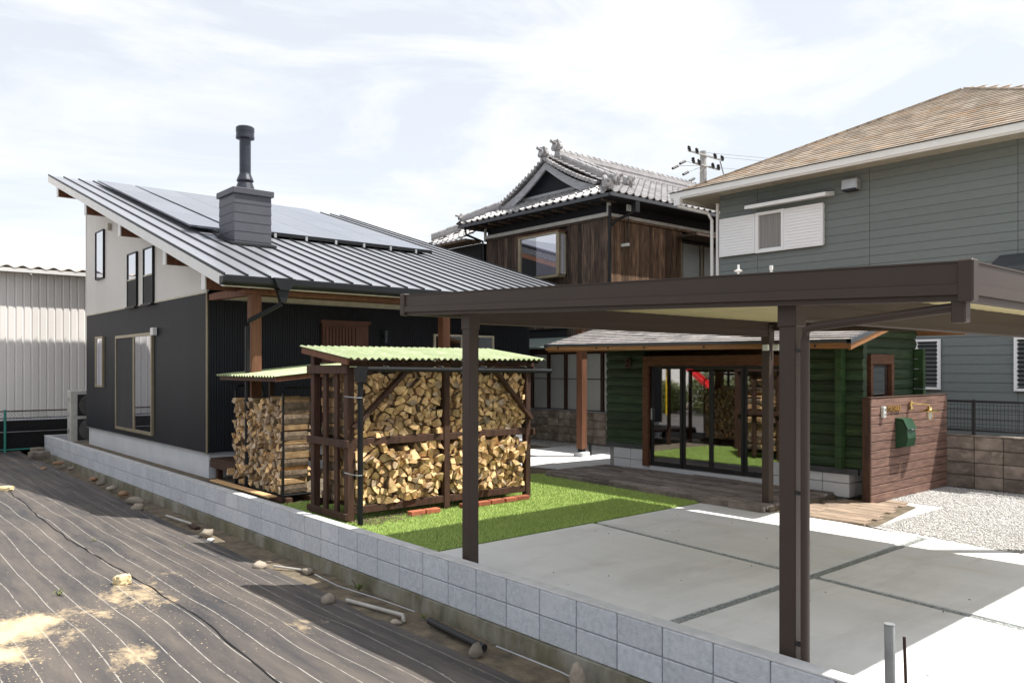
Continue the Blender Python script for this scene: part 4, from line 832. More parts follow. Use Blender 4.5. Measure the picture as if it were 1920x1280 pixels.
# glass doors
dd = MB().box(10.855, 10.945, 6.36, 9.06, 1.875, 2.03).build('door_frame', M['cabin_brown'], L0)
MB().box(10.80, 10.854, 6.30, 9.07, 1.88, 2.045).build('head_board', M['cabin_brown'], dd); MB().box(10.80, 10.86, 8.96, 9.08, .15, 1.879).build('side_board', M['cabin_brown'], dd); MB().box(10.80, 10.86, 6.34, 6.43, .15, 1.879).build('side_board', M['cabin_brown'], dd)
ds = [8.955, 8.29, 7.72, 7.11, 6.43]
for i in range(4):
    b, a = ds[i], ds[i+1]; x = 10.875+.022*(i % 2)
    q = MB(); q.box(x, x+.035, a, a+.045, .16, 1.87); q.box(x, x+.035, b-.045, b, .16, 1.87); q.box(x, x+.035, a+.045, b-.045, .16, .235); q.box(x, x+.035, a+.045, b-.045, 1.825, 1.87)
    p = q.build('door', M['dark_plastic'], L0); MB().box(x+.014, x+.020, a+.045, b-.045, .235, 1.825).build('pane', M['door_glass'], p)
CB('handle', 'aluminium', L0, 10.855, 10.872, 8.915, 8.945, .95, 1.15, .003)
MB().box(10.86, 10.95, 6.43, 8.96, .149, .160).build('threshold', M['aluminium'], L0)
# gable window
gw = MB().box(11.40, 12.06, 5.41, 5.45, .94, 2.0).build('window', M['cabin_brown'], L0)
for b in ((11.365, 11.44, .93, 1.90), (12.03, 12.11, .93, 1.90), (11.365, 12.11, 1.90, 2.045), (11.44, 12.03, .93, 1.0)): MB().cbox(b[0], b[1], 5.33, 5.40, b[2], b[3], .004).build('frame_board', M['cabin_brown'], gw)
MB().box(11.45, 12.02, 5.395, 5.409, 1.01, 1.89).build('sash', M['dark_plastic'], gw); MB().box(11.49, 11.98, 5.387, 5.394, 1.05, 1.85).build('pane', M['glass'], gw)
# roof with shingles
def cr_(x): return 2.19+.25*(x-9.6)
RY0, RY1 = 4.74, 10.22
R1 = MB().prism([(9.6, RY0+.02, 2.12), (9.6, RY0+.02, 2.18), (11.9, RY0+.02, cr_(11.9)-.01), (13.3, RY0+.02, cr_(11.9)-.01-.35), (13.3, RY0+.02, cr_(11.9)-.41), (11.9, RY0+.02, cr_(11.9)-.07)], (0, RY1-RY0-.04, 0)).build('roof', M['eave_wood'], L0)
MB().hexa([(9.56, RY0, 2.085), (9.60, RY0, 2.085), (9.60, RY1, 2.15), (9.56, RY1, 2.15), (9.56, RY0, 2.155), (9.60, RY0, 2.155), (9.60, RY1, 2.215), (9.56, RY1, 2.215)]).build('eave_board', M['eave_wood'], R1)
MB().hexa([(9.54, RY0-.01, 2.158), (9.61, RY0-.01, 2.158), (9.61, RY1+.01, 2.218), (9.54, RY1+.01, 2.218), (9.54, RY0-.01, 2.20), (9.61, RY0-.01, 2.20), (9.61, RY1+.01, 2.255), (9.54, RY1+.01, 2.255)]).build('drip_edge', M['flashing'], R1)
for x0, x1 in ((9.56, 10.6), (10.602, 11.9)):
    MB().prism([(x0, RY0-.005, cr_(x0)-.11), (x1, RY0-.005, cr_(x1)-.11), (x1, RY0-.005, cr_(x1)-.035), (x0, RY0-.005, cr_(x0)-.035)], (0, .03, 0)).build('verge_board', M['eave_wood'], R1)
MB().prism([(9.54, RY0-.02, cr_(9.54)-.033), (11.9, RY0-.02, cr_(11.9)-.033), (11.9, RY0-.02, cr_(11.9)+.022), (9.54, RY0-.02, cr_(9.54)+.022)], (0, .06, 0)).build('verge_flashing', M['flashing'], R1)
MB().prism([(9.54, RY1-.04, cr_(9.54)+.02), (11.9, RY1-.04, cr_(11.9)+.02), (11.9, RY1-.04, cr_(11.9)+.06), (9.54, RY1-.04, cr_(9.54)+.06)], (0, .06, 0)).build('verge_flashing', M['flashing'], R1)
for y in (5.2, 5.75, 6.9, 8.0, 8.75, 9.0, 9.9): MB().tube([(9.558, y, 2.12+.012*(y-4.74)), (9.55, y, 2.12+.012*(y-4.74))], .016, 8).build('screw_hole', M['dark_plastic'], R1)
q = MB(); rnd = random.Random(3)
for row in range(18):
    xa = 9.56+row*.132; za = cr_(xa)+.012; y = RY0-.01-(row % 2)*.11
    while y < RY1:
        wv = rnd.choice((.16, .2, .25)); y0, y1 = max(y, RY0-.01), min(y+wv-.005, RY1+.01); y += wv
        if y1-y0 < .03: continue
        dz0, dz1 = (y0-4.74)*.009, (y1-4.74)*.009; t = .012+rnd.random()*.006; q.rv = rnd.random(); xb = xa+.15
        q.hexa([(xa, y0, za-.008+dz0), (xb, y0, cr_(xb)+dz0), (xb, y1, cr_(xb)+dz1), (xa, y1, za-.008+dz1), (xa, y0, za+t+dz0), (xb, y0, cr_(xb)+.006+dz0), (xb, y1, cr_(xb)+.006+dz1), (xa, y1, za+t+dz1)])
tag(q.build('shingles', M['shingle_grey'], R1), kind='stuff')
for x, y, z, k in ((11.9, 5.0, 3.42, 1), (11.9, 4.62, 3.36, 0)):
    v = MB().lathe((11.6 if k else 11.9, 7.68 if k else 7.25, 2.62), [(.02, 0), (.02, .80), (.02, .82), (.07, .84), (.075, .85), (.02, .87), (.018, .95)] if k else [(.02, 0), (.02, .84), (.03, .85), (.03, .92)], 12).build('vent_pipe', M['white'], L0)
# wooden letter B on the cabin wall
def text(body, size, ext, mname, parent, loc, rot, name='lettering'):
    cu = bpy.data.curves.new(name, 'FONT'); cu.body = body; cu.size = size; cu.extrude = ext; cu.align_x = 'CENTER'; cu.resolution_u = 3
    o = bpy.data.objects.new('tmp', cu); C.objects.link(o); dg = bpy.context.evaluated_depsgraph_get(); me = bpy.data.meshes.new_from_object(o.evaluated_get(dg)); bpy.data.objects.remove(o)
    me.materials.clear(); me.materials.append(M[mname]); me.name = name; q = bpy.data.objects.new(name, me); link(q, parent); q.location = Vector(loc)-(WL[parent] if parent else Vector()); q.rotation_euler = rot; return q
q = text('B', .26, .015, 'letter_wood', None, (10.815, 9.42, 1.84), (math.pi/2, 0, -math.pi/2), 'letter_sign'); tag(q, 'dark brown wooden letter B mounted on the green cabin wall', 'letter')
# things inside the cabin
t = thing('table', (11.55, 8.1, .2), 'dark round-edged table inside the cabin behind the glass doors', 'table')
MB().cbox(11.2, 11.9, 7.75, 8.6, .66, .69, .01).build('tabletop', M['cabin_brown'], t)
for x, y in ((11.25, 7.8), (11.82, 7.8), (11.25, 8.52), (11.82, 8.52)): MB().box(x, x+.03, y, y+.03, .2, .66).build('leg', M['black_metal'], t)
tag(MB().lathe((11.35, 7.95, .69), [(.05, 0), (.10, .03), (.105, .045), (.09, .035), (.04, .008)], 16).build('dish', M['white'], None), 'white dish standing on the dark table inside the cabin', 'dish')
for i, (x, y, s) in enumerate(((11.15, 8.72, 1.), (11.2, 8.42, .9))):
    tag(MB().cbox(x-.1*s, x+.1*s, y-.12*s, y+.12*s, .20, .48 if i == 0 else .46, .02).build('storage_box', M['blue'], None), ('taller blue plastic box in the left corner behind the cabin glass door', 'shorter blue plastic box standing under the table in the cabin')[i], 'box')
tag(MB().cbox(11.0, 11.25, 6.55, 6.8, .20, .27, .02).build('storage_tray', M['blue'], None), 'low blue tray on the cabin floor at the right-hand glass door', 'tray')
e = thing('folding_stool', (11.1, 7.1, .2), 'orange A-frame folding stool with dark seat behind the cabin glass', 'stool')
for y in (6.85, 7.35):
    for sx in (-1, 1): MB().beam((11.12+sx*.14, y+(.07 if y > 7 else -.07), .2), (11.12+sx*.03, y-(.06 if y > 7 else -.06), .70), .025, .025).build('leg', M['orange'], e)
MB().cbox(11.03, 11.21, 6.88, 7.32, .70, .73, .008).build('seat', M['dark_plastic'], e)
# ------------------------------------------------------------------ wooden fence panel and its fittings
f = thing('fence_panel', (12.03, 5.05, 0), 'brown wooden screen of horizontal boards standing on the gravel', 'fence')
for i in range(12):
    z = .004+i*.1192; CB('board', 'panel_wood', f, 10.765, 13.318, 5.046+random.uniform(0, .003), 5.070, z, z+.1105, .005)
CB('post', 'dark_timber', f, 10.735, 10.765, 5.050, 5.16, -.01, 1.43, .004); CB('post', 'dark_timber', f, 13.2, 13.3, 5.072, 5.16, -.01, 1.42, .004); CB('post', 'dark_timber', f, 12.0, 12.1, 5.072, 5.16, -.01, 1.42, .004)
CB('cap', 'dark_timber', f, 10.74, 13.318, 5.040, 5.15, 1.433, 1.445, .003)
q = thing('mailbox', (11.64, 5.0, .72), 'dark green metal mailbox with sloping lid mounted on the fence panel', 'mailbox')
MB().prism([(11.50, 5.045, .72), (11.50, 4.90, .74), (11.50, 4.875, .86), (11.50, 4.89, .985), (11.50, 4.95, 1.10), (11.50, 5.045, 1.125)], (.27, 0, 0)).build('body', M['mail_green'], q)
MB().prism([(11.49, 4.882, .990), (11.49, 4.868, .985), (11.49, 4.935, 1.125), (11.49, 5.045, 1.140), (11.49, 5.045, 1.128), (11.49, 4.945, 1.112)], (.29, 0, 0)).build('lid', M['mail_green'], q)
MB().tube([(11.60, 4.868, .978), (11.67, 4.868, .978)], .006, 6).build('lock', M['aluminium'], q)
q = thing('intercom', (11.08, 5.0, 1.2), 'small pale intercom unit on the upper left of the fence panel', 'intercom')
CB('body', 'plastic', q, 11.045, 11.125, 5.005, 5.045, 1.16, 1.315, .005); MB().tube([(11.085, 5.004, 1.27), (11.085, 4.999, 1.27)], .012, 12).build('camera_lens', M['dark_plastic'], q); CB('button', 'aluminium', q, 11.07, 11.10, 4.998, 5.004, 1.19, 1.22, .001)
q = text('MASAKI', .12, .006, 'brass', None, (11.42, 5.034, 1.235), (math.pi/2, 0, 0), 'name_letters'); tag(q, 'gold metal family name letters on the brown fence panel', 'letters')
q = thing('wall_lamp', (11.95, 5.0, 1.3), 'brass ship-style lamp with flat shade on the fence panel', 'lamp')
MB().lathe((11.93, 5.015, 1.245), [(.03, 0), (.035, .02), (.022, .05), (.022, .09), (.03, .10), (.022, .12)], 14).build('bracket', M['brass'], q)
MB().tube([(11.93, 5.0, 1.335), (12.0, 4.9, 1.325), (12.10, 4.84, 1.315), (12.11, 4.83, 1.28)], .009, 8).build('arm', M['brass'], q)
MB().lathe((12.11, 4.83, 1.195), [(.03, .045), (.13, .022), (.13, .028), (.04, .06), (.03, .09), (.02, .095)], 24).build('shade', M['brass'], q)
MB().lathe((12.11, 4.83, 1.10), [(.012, 0), (.028, .02), (.035, .06), (.03, .11)], 14).build('bulb_glass', M['plastic'], q)
for k in range(4): a = k*math.pi/2; MB().tube([(12.11+.036*math.cos(a), 4.83+.036*math.sin(a), 1.22), (12.11+.044*math.cos(a), 4.83+.044*math.sin(a), 1.15), (12.11+.02*math.cos(a), 4.83+.02*math.sin(a), 1.095)], .004, 5).build('cage_bar', M['brass'], q)
# ------------------------------------------------------------------ teal house
T = thing('teal_house', (14.7, 6, -.02), 'two-storey blue-green sided house with brown shingle hip roof', 'house')
MB().box(14.72, 22.2, 2.96, 10.19, -.02, 5.6).build('wall_core', M['teal'], T)
js = [10.19, 9.264, 6.919, 4.49, 2.95]
for i in range(33):
    z = .52+i*.1545; z1 = min(z+.1515, 5.60)
    if z1 <= z: continue
    for a, b in zip(js, js[1:]): MB().prism([(14.716, b+.004, z), (14.686, b+.004, z), (14.696, b+.004, z1), (14.716, b+.004, z1)], (0, a-b-.008, 0)).build('siding_board', M['teal'], T)
CB('corner_pipe', 'white', T, 14.64, 14.70, 10.2, 10.26, 0, 5.4, .01)
def tr(x): return 5.60+.5*(x-14.02)
Hr = MB().prism([(14.0, 2.28, 5.56), (14.0, 10.9, 5.56), (22.66, 10.9, 5.56), (22.66, 2.28, 5.56)], (0, 0, .03)).build('roof', M['soffit'], T)
MB().add([(14.02, 10.88, 5.60), (14.02, 2.30, 5.60), (22.6, 2.30, 5.60), (22.6, 10.88, 5.60), (18.31, 6.59, 7.745)], [(0, 1, 4), (1, 2, 4), (2, 3, 4), (3, 0, 4), (0, 3, 2, 1)]).build('roof_deck', M['shingle_tan'], Hr)
MB().box(13.96, 14.0, 2.24, 10.94, 5.47, 5.62).build('gutter', M['white'], Hr); MB().box(13.93, 13.96, 2.24, 10.94, 5.50, 5.615).build('gutter_lip', M['white'], Hr); MB().box(14.0, 22.9, 10.9, 10.94, 5.47, 5.62).build('gutter', M['white'], Hr)
MB().box(13.90, 14.02, 2.22, 10.96, 5.622, 5.632).build('starter_edge', M['flashing'], Hr)
dq = MB().tube([(13.97, 10.75, 5.5), (13.97, 10.75, 5.33), (14.55, 10.4, 5.2), (14.63, 10.35, 5.05), (14.63, 10.35, .1)], .035, 10).build('downpipe', M['white'], T); MB().box(13.92, 14.03, 10.67, 10.83, 5.34, 5.5).build('hopper', M['white'], dq)
q = MB(); rnd = random.Random(9)
for row in range(27):
    xa = 13.98+row*.161; xb = xa+.185
    ytop = 10.91-(xa-14.02); ylo = 2.27+(xa-14.02); y = ylo-(row % 2)*.15
    while y < ytop-.02:
        wv = rnd.choice((.24, .3, .36)); y1 = min(y+wv-.006, ytop); q.rv = rnd.random(); t = .020+rnd.random()*.004
        q.hexa([(xa, y, tr(xa)), (xb, y, tr(xb)), (xb, y1, tr(xb)), (xa, y1, tr(xa)), (xa, y, tr(xa)+.012+t), (xb, y, tr(xb)+.006), (xb, y1, tr(xb)+.006), (xa, y1, tr(xa)+.012+t)]); y += wv
tag(q.build('shingles', M['shingle_tan'], Hr), kind='stuff')
for i in range(56):
    j = i % 28; sg_ = 1 if i < 28 else -1; a = Vector((14.02+j*.15, 6.59+sg_*(4.29-j*.15), tr(14.02+j*.15)+.02)); b = a+Vector((.17, -.17*sg_, .085)); MB().beam(a, b, .15, .035).build('hip_cap', M['shingle_tan'], Hr)
# upper window with shutters and hood
w = MB().box(14.66, 14.70, 7.80, 10.13, 4.23, 5.02).build('window', M['vinyl'], T)
def louvre(y0, y1, z0, z1, n, xo=14.625):
    p = MB(); p.box(xo+.012, xo+.034, y0+.04, y1-.04, z0+.04, z1-.04); p2 = MB()
    for a in ((y0, y0+.04, z0, z1), (y1-.04, y1, z0, z1), (y0+.04, y1-.04, z0, z0+.04), (y0+.04, y1-.04, z1-.04, z1)): p2.box(xo, xo+.035, *a)
    s = p2.build('shutter', M['vinyl'], w); hh = (z1-z0-.08)/n
    for i in range(n): zz = z0+.04+i*hh; MB().prism([(xo+.014, y0+.04, zz), (xo-.002, y0+.04, zz+.004), (xo+.010, y0+.04, zz+hh-.002), (xo+.014, y0+.04, zz+hh-.002)], (0, y1-y0-.08, 0)).build('slat', M['vinyl'], s) if False else p.prism([(xo+.013, y0+.04, zz), (xo-.002, y0+.04, zz+.004), (xo+.008, y0+.04, zz+hh-.003), (xo+.013, y0+.04, zz+hh-.003)], (0, y1-y0-.08, 0))
    o = p.build('slats', M['vinyl'], s); o['kind'] = 'stuff'
MB().box(14.655, 14.659, 8.70, 9.22, 4.30, 4.98).build('curtain', M['curtain'], w)
q = MB(); [q.box(14.60, 14.66, *a) for a in ((9.20, 9.27, 4.21, 5.04), (8.62, 8.68, 4.21, 5.04), (8.68, 9.20, 4.21, 4.27), (8.68, 9.20, 4.98, 5.04))]; q.build('frame', M['vinyl'], w)
louvre(9.28, 10.14, 4.22, 5.03, 12, 14.60); louvre(7.79, 8.615, 4.21, 5.03, 12, 14.60)
hd = MB().prism([(14.70, 7.6, 5.15), (14.34, 7.6, 5.10), (14.34, 7.6, 5.17), (14.70, 7.6, 5.24)], (0, 1.75, 0)).build('hood', M['vinyl'], T); MB().prism([(14.70, 7.59, 5.242), (14.33, 7.59, 5.172), (14.33, 7.59, 5.185), (14.70, 7.59, 5.255)], (0, 1.77, 0)).build('hood_cap', M['flashing'], hd)
vh = MB().cbox(14.50, 14.69, 7.07, 7.38, 5.17, 5.38, .02).build('vent_hood', M['aluminium'], T); MB().box(14.495, 14.66, 7.10, 7.35, 5.155, 5.19).build('opening', M['dark_plastic'], vh)
MB().box(14.6, 14.69, 8.9, 9.25, 5.552, 5.558).build('soffit_vent', M['cream'], T)
# louvred windows
for a, b in ((5.66, 6.09), (4.10, 4.53)):
    w = MB().box(14.67, 14.70, a, b, 1.47, 2.345).build('window', M['dark_plastic'], T); q = MB()
    for r_ in ((a, a+.045, 1.47, 2.345), (b-.045, b, 1.47, 2.345), (a+.045, b-.045, 1.47, 1.51), (a+.045, b-.045, 2.305, 2.345)): q.box(14.62, 14.68, *r_)
    q.build('frame', M['vinyl'], w)
    for i in range(11):
        zz = 1.515+i*.072; MB().hexa([(14.655, a+.05, zz+.055), (14.662, a+.05, zz+.055), (14.662, b-.05, zz+.055), (14.655, b-.05, zz+.055), (14.63, a+.05, zz+.0), (14.637, a+.05, zz), (14.637, b-.05, zz), (14.63, b-.05, zz)]).build('louvre', M['louvre_glass'], w)
    for i in range(11): zz = 1.53+i*.072; MB().box(14.635, 14.66, b-.062, b-.046, zz, zz+.02).build('clip', M['vinyl'], w); MB().box(14.635, 14.66, a+.046, a+.062, zz, zz+.02).build('clip', M['vinyl'], w)
MB().prism([(14.69, 3.0, 3.60), (14.1, 3.0, 3.36), (14.1, 3.0, 3.44), (14.69, 3.0, 3.70)], (0, 1.75, 0)).build('pent_roof', M['flashing'], T)
T.scale = (1.09, 1.09, 1.09); T.location = (16.023, 6.54, -.188)     # a size larger, further back
# ------------------------------------------------------------------ old tiled house
O = thing('old_house', (15, 13.7, -.02), 'old dark wooden house with silver-grey tiled hip-and-gable roof', 'house')
MB().box(15.04, 27.5, 13.74, 18.6, -.02, 6.0).build('wall_core', M['black_plaster'], O)
x = 0; rnd = random.Random(5)
y = 13.72; 
while y < 18.58:
    wv = rnd.uniform(.12, .17); y1 = min(y+wv, 18.6)
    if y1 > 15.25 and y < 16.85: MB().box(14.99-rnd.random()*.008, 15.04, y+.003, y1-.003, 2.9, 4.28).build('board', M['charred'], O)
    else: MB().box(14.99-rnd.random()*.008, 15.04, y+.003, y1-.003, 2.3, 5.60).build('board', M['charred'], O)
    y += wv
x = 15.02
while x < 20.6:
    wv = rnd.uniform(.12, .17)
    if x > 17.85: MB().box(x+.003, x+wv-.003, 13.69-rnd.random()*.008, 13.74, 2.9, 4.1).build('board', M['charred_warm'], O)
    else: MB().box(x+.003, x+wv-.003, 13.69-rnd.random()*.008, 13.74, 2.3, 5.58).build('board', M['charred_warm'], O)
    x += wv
MB().box(14.955, 15.04, 13.70, 18.62, 5.601, 5.66).build('rail_board', M['charred'], O); MB().box(14.93, 15.04, 13.66, 18.64, 5.665, 5.76).build('band', M['plaster_white'], O)
MB().box(15.04, 21, 13.655, 13.74, 5.60, 5.655).build('rail_board', M['charred_warm'], O); MB().box(15.04, 21, 13.64, 13.74, 5.66, 5.74).build('band', M['plaster_white'], O)
MB().box(14.94, 15.0, 13.62, 13.72, 5.76, 6.1).build('corner_strip', M['plaster_white'], O); MB().box(14.94, 15.0, 18.6, 18.66, 5.6, 6.05).build('corner_strip', M['plaster_white'], O)
MB().tube([(14.93, 13.60, 5.9), (14.93, 13.60, 2.3)], .04, 10).build('downpipe', M['black_metal'], O)
dz = MB().tube([(15.35, 13.12, 5.98), (15.35, 13.12, 5.75), (15.02, 13.5, 5.52), (14.97, 13.58, 5.4)], .035, 10).build('downpipe', M['black_metal'], O); MB().box(15.27, 15.43, 13.05, 13.19, 5.72, 6.0).build('hopper', M['black_metal'], dz)
dz = MB().tube([(14.42, 18.9, 6.0), (14.42, 18.85, 5.78), (14.9, 18.66, 5.6), (14.93, 18.66, 5.3), (14.93, 18.66, 2.5)], .035, 10).build('downpipe', M['black_metal'], O)
# bay window
bw = MB().box(14.78, 14.99, 15.30, 16.82, 4.32, 5.42).build('bay_window', M['dark_plastic'], O)
for a in ((15.26, 16.86, 4.26, 4.33), (15.26, 16.86, 5.41, 5.47), (16.78, 16.86, 4.33, 5.41), (15.26, 15.33, 4.33, 5.41)): MB().box(14.72, 15.0, *a).build('frame', M['bronze'], bw)
MB().box(14.755, 14.762, 16.08, 16.78, 4.34, 5.40).build('pane', M['glass'], bw); MB().box(14.735, 14.742, 15.34, 16.12, 4.34, 5.40).build('pane', M['glass_reflect_tint'], bw)
MB().box(14.77, 14.98, 15.245, 15.258, 4.34, 5.40).build('side_pane', M['glass_reflect_tint'], bw); MB().box(14.69, 15.01, 15.2, 16.9, 5.472, 5.50).build('hood', M['brown_post'], bw)
for i in range(3): MB().box(14.83+i*.05, 14.835+i*.05, 15.238, 15.244, 4.34, 5.40).build('glazing_bar', M['vinyl'], bw)
for b in ((14.722, 14.78), (14.985, 15.0)): MB().box(b[0], b[1], 15.22, 15.259, 4.33, 5.41).build('side_frame', M['bronze'], bw)
# right hand windows
rw = MB().box(17.9, 21, 13.70, 13.74, 4.15, 5.35).build('window', M['charred'], O)
for i, (a, b, mm) in enumerate(((17.98, 18.75, 'frosted'), (18.98, 20.2, 'plaster_white'))): MB().box(a, b, 13.685, 13.699, 4.2, 5.28).build('pane', M[mm], rw)
for a in (17.9, 18.80, 20.3): MB().box(a, a+.09, 13.66, 13.70, 4.15, 5.3).build('frame', M['bronze'], rw)
MB().box(17.7, 21, 13.0, 13.66, 5.40, 5.46).build('window_hood', M['charred'], O)
# ground-floor frosted window wall and metal pent roof
gwl = MB().box(14.08, 14.14, 11.5, 20, .8, 2.35).build('window_wall', M['charred'], O)
for i in range(12):
    a = 12.42+i*.62; MB().box(14.055, 14.075, a+.05, a+.55, .82, 2.18).build('pane', M['frosted'], gwl); MB().box(14.03, 14.08, a-.04, a+.045, .8, 2.2).build('mullion', M['dark_timber'], gwl)
MB().box(14.035, 14.08, 11.5, 20, 2.18, 2.30).build('lintel', M['dark_timber'], gwl); MB().box(14.045, 14.056, 12.4, 19, 1.56, 1.58).build('bar', M['dark_timber'], gwl)
MB().prism([(13.2, 10.9, 2.30), (15.0, 10.9, 2.62), (15.0, 10.9, 2.66), (13.2, 10.9, 2.34)], (0, 9, 0)).build('pent_roof', mat('patina_sheet', (.22, .27, .25), rough=.6, rnd=0), O)
MB().box(14.2, 15, 11.5, 20, -.02, 2.35).build('lower_wall', M['black_plaster'], O)
tag(MB().tube([(12.25, 11.72, .0), (12.25, 11.72, .26)], .035, 10).build('drain_stub', M['black_metal'], None), 'short black pipe standing beside the foot of the porch post', 'pipe')
# --- tiled roof
EZ = 6.12; GX = 15.42; SL = .5
def tiles(q, org, u, v, nu, nv, pu=.265, pv=.235, clipf=None, rnd=random.Random(2)):
    org, u, v = Vector(org), Vector(u).normalized(), Vector(v).normalized(); n = u.cross(v).normalized()
    if n.z < 0: n = -n
    pr = [(0, .045), (.10, .052), (.22, .030), (.36, .004), (.6, -.004), (.82, .006), (.95, .03), (1.0, .045)]
    for j in range(nv):
        for i in range(nu):
            c = org+u*(pu*(i+.5))+v*(pv*(j+.5))
            if clipf and not clipf(c): continue
            q.rv = rnd.random(); vs = []
            for t, lift in ((0, .030), (1.12, .0)):
                for a, hh in pr: vs.append(org+u*(pu*(i+a))+v*(pv*(j+t)-.0)+n*(hh+lift))
            for a, hh in pr: vs.append(org+u*(pu*(i+a))+v*(pv*j)+n*(hh-.002))
            k = len(pr); q.add(vs, [(a, a+1, a+1+k, a+k) for a in range(k-1)]+[(a+2*k, a+1+2*k, a+1, a) for a in range(k-1)])
    return q
rO = MB().box(14.42, 27.5, 13.12, 19.18, 6.0, 6.05).build('roof', M['black_plaster'], O)
MB().add([(14.40, 13.10, EZ-.06), (14.40, 19.2, EZ-.06), (GX, 18.2, EZ+.42), (GX, 14.1, EZ+.42), (GX, 16.15, EZ+1.44), (27.5, 16.15, EZ+1.44), (27.5, 13.10, EZ-.06), (27.5, 19.2, EZ-.06)],
         [(0, 3, 2, 1), (0, 6, 5, 4, 3), (1, 2, 4, 5, 7), (3, 4, 2), (5, 6, 7), (0, 1, 7, 6)]).build('roof_deck', M['black_plaster'], rO)
q = MB(); cs = math.cos(math.atan(SL)); sn = math.sin(math.atan(SL))
tiles(q, (14.36, 13.06, EZ-.03), (1, 0, 0), (0, cs, sn), 49, 15, clipf=lambda c: c.x > 14.42+(c.y-13.1) if c.y < 14.1 else c.x > 15.08)
tiles(q, (14.36, 19.24, EZ-.03), (1, 0, 0), (0, -cs, sn), 20, 15, clipf=lambda c: c.x > 14.42+(19.2-c.y) if c.y > 18.2 else c.x > 15.08)
tiles(q, (14.60, 13.08, EZ-.03+.117), (0, 1, 0), (cs, 0, sn), 23, 4, clipf=lambda c: 13.1+(c.x-14.36) < c.y < 19.2-(c.x-14.36))
tag(q.build('roof_tiles', M['kawara'], rO), kind='stuff')
tm = tiles(MB(), (0, 0, 0), (0, 1, 0), (cs, 0, sn), 1, 1); tm.r = []; tm.r = [0.0]*len(tm.f); tmm = tm.mesh('roof_tile', M['kawara'])
for i in range(22): piece('roof_tile', tmm, rO, (14.36, 13.16+i*.265, EZ-.03)) 
# gable
MB().prism([(15.38, 14.2, EZ+.46), (15.38, 18.1, EZ+.46), (15.38, 16.15, EZ+1.40)], (.05, 0, 0)).build('gable_wall', M['black_plaster'], rO)
MB().box(15.30, 15.37, 14.5, 17.8, EZ+.52, EZ+.60).build('gable_beam', M['grey_wood'], rO); MB().box(15.33, 15.37, 14.5, 17.8, EZ+.42, EZ+.519).build('gable_base', M['grey_wood'], rO)
for sgn in (-1, 1):
    p = MB(); n_ = 10; pts = []
    for i in range(n_+1): t = i/n_; pts.append((16.15+sgn*(1.92*t), EZ+1.40-.98*t+.10*math.sin(math.pi*t)*-1, .20+.05*t))
    for (ya, za, wa), (yb, zb, wb) in zip(pts, pts[1:]): p.hexa([(15.10, ya, za-wa), (15.16, ya, za-wa), (15.16, yb, zb-wb), (15.10, yb, zb-wb), (15.10, ya, za), (15.16, ya, za), (15.16, yb, zb), (15.10, yb, zb)] if sgn > 0 else [(15.10, yb, zb-wb), (15.16, yb, zb-wb), (15.16, ya, za-wa), (15.10, ya, za-wa), (15.10, yb, zb), (15.16, yb, zb), (15.16, ya, za), (15.10, ya, za)])
    p.build('barge_board', M['grey_wood'], rO)
    for i in range(15):
        t = (i+.5)/15; yy = 16.15+sgn*1.95*t; zz = EZ+1.50-1.0*t-.06*math.sin(math.pi*t)
        MB().tube([(15.00, yy, zz), (15.34, yy, zz+.01)], .045, 8).build('verge_tile', M['kawara'], rO)
        MB().beam((15.04, yy-.02*sgn, zz-.03), (15.04, yy+.07*sgn, zz-.07), .05, .06, up=(1, 0, 0)).build('verge_tile', M['kawara'], rO)
# ridges
def ridge(a, b, h, w, layers, name='ridge', par=rO):
    a, b = Vector(a), Vector(b); d = b-a; q = MB()
    for i in range(layers): zz = i*h; ww = w*(1-.12*i/layers)*(1.12 if i % 2 else .94); q.beam(a+Vector((0, 0, zz+h/2)), b+Vector((0, 0, zz+h/2)), ww, h*.92)
    o = q.build(name, M['kawara'], par); n_ = max(2, int(d.length/.24)); top = Vector((0, 0, layers*h+.01))
    for i in range(n_):
        p0 = a+d*(i/n_)+top; p1 = a+d*((i+1.06)/n_)+top; MB().tube([p0+Vector((0, 0, .012)), p1], w*.38, 8, r2=w*.33).build('ridge_tile', M['kawara'], o)
    return o
def ornament(p, s, dirx=-1, diry=0):
    q = MB(); ax = Vector((dirx, diry, 0)).normalized(); P_ = Vector(p); sd = Vector((-ax.y, ax.x, 0))
    pts = []
    for i in range(14):
        a = math.pi*(-.12)+i/13*math.pi*1.24; r = s*(1+.13*math.cos(a*6)); pts.append(P_+sd*(math.cos(a)*r*.80)+Vector((0, 0, math.sin(a)*r+.1*s)))
    q.prism(pts, tuple(-ax*s*.45)); o = q.build('ridge_ornament', M['kawara'], rO)
    MB().tube([P_+ax*.06+Vector((0, 0, .30*s)), P_-ax*.02+Vector((0, 0, .30*s))], s*.42, 14).build('disc', M['kawara'], o); MB().tube([P_+ax*s*.9+Vector((0, 0, s*.75)), P_+ax*.02+Vector((0, 0, s*.55))], s*.2, 8).build('horn', M['kawara'], o)
ridge((15.55, 16.15, EZ+1.46), (27.4, 16.15, EZ+1.46), .06, .24, 5)
ridge((15.02, 16.15, EZ+1.44), (15.6, 16.15, EZ+1.46), .05, .20, 2)
ornament((14.98, 16.15, EZ+1.58), .21); ornament((15.5, 16.15, EZ+1.86), .22)
for sgn, yb in ((-1, 13.1), (1, 19.2)):
    y0 = 16.15+sgn*.25
    ridge((15.55, y0, EZ+1.40), (15.55, 16.15+sgn*2.25, EZ+.44), .05, .20, 3)
    ornament((15.55, 16.15+sgn*2.3, EZ+.56), .17, 0, sgn)
    ridge((15.34, 16.15+sgn*2.0, EZ+.50), (14.42, 16.15+sgn*2.95, EZ+.04), .045, .18, 3)
    ornament((14.40, 16.15+sgn*2.97, EZ+.15), .16, -1, sgn)
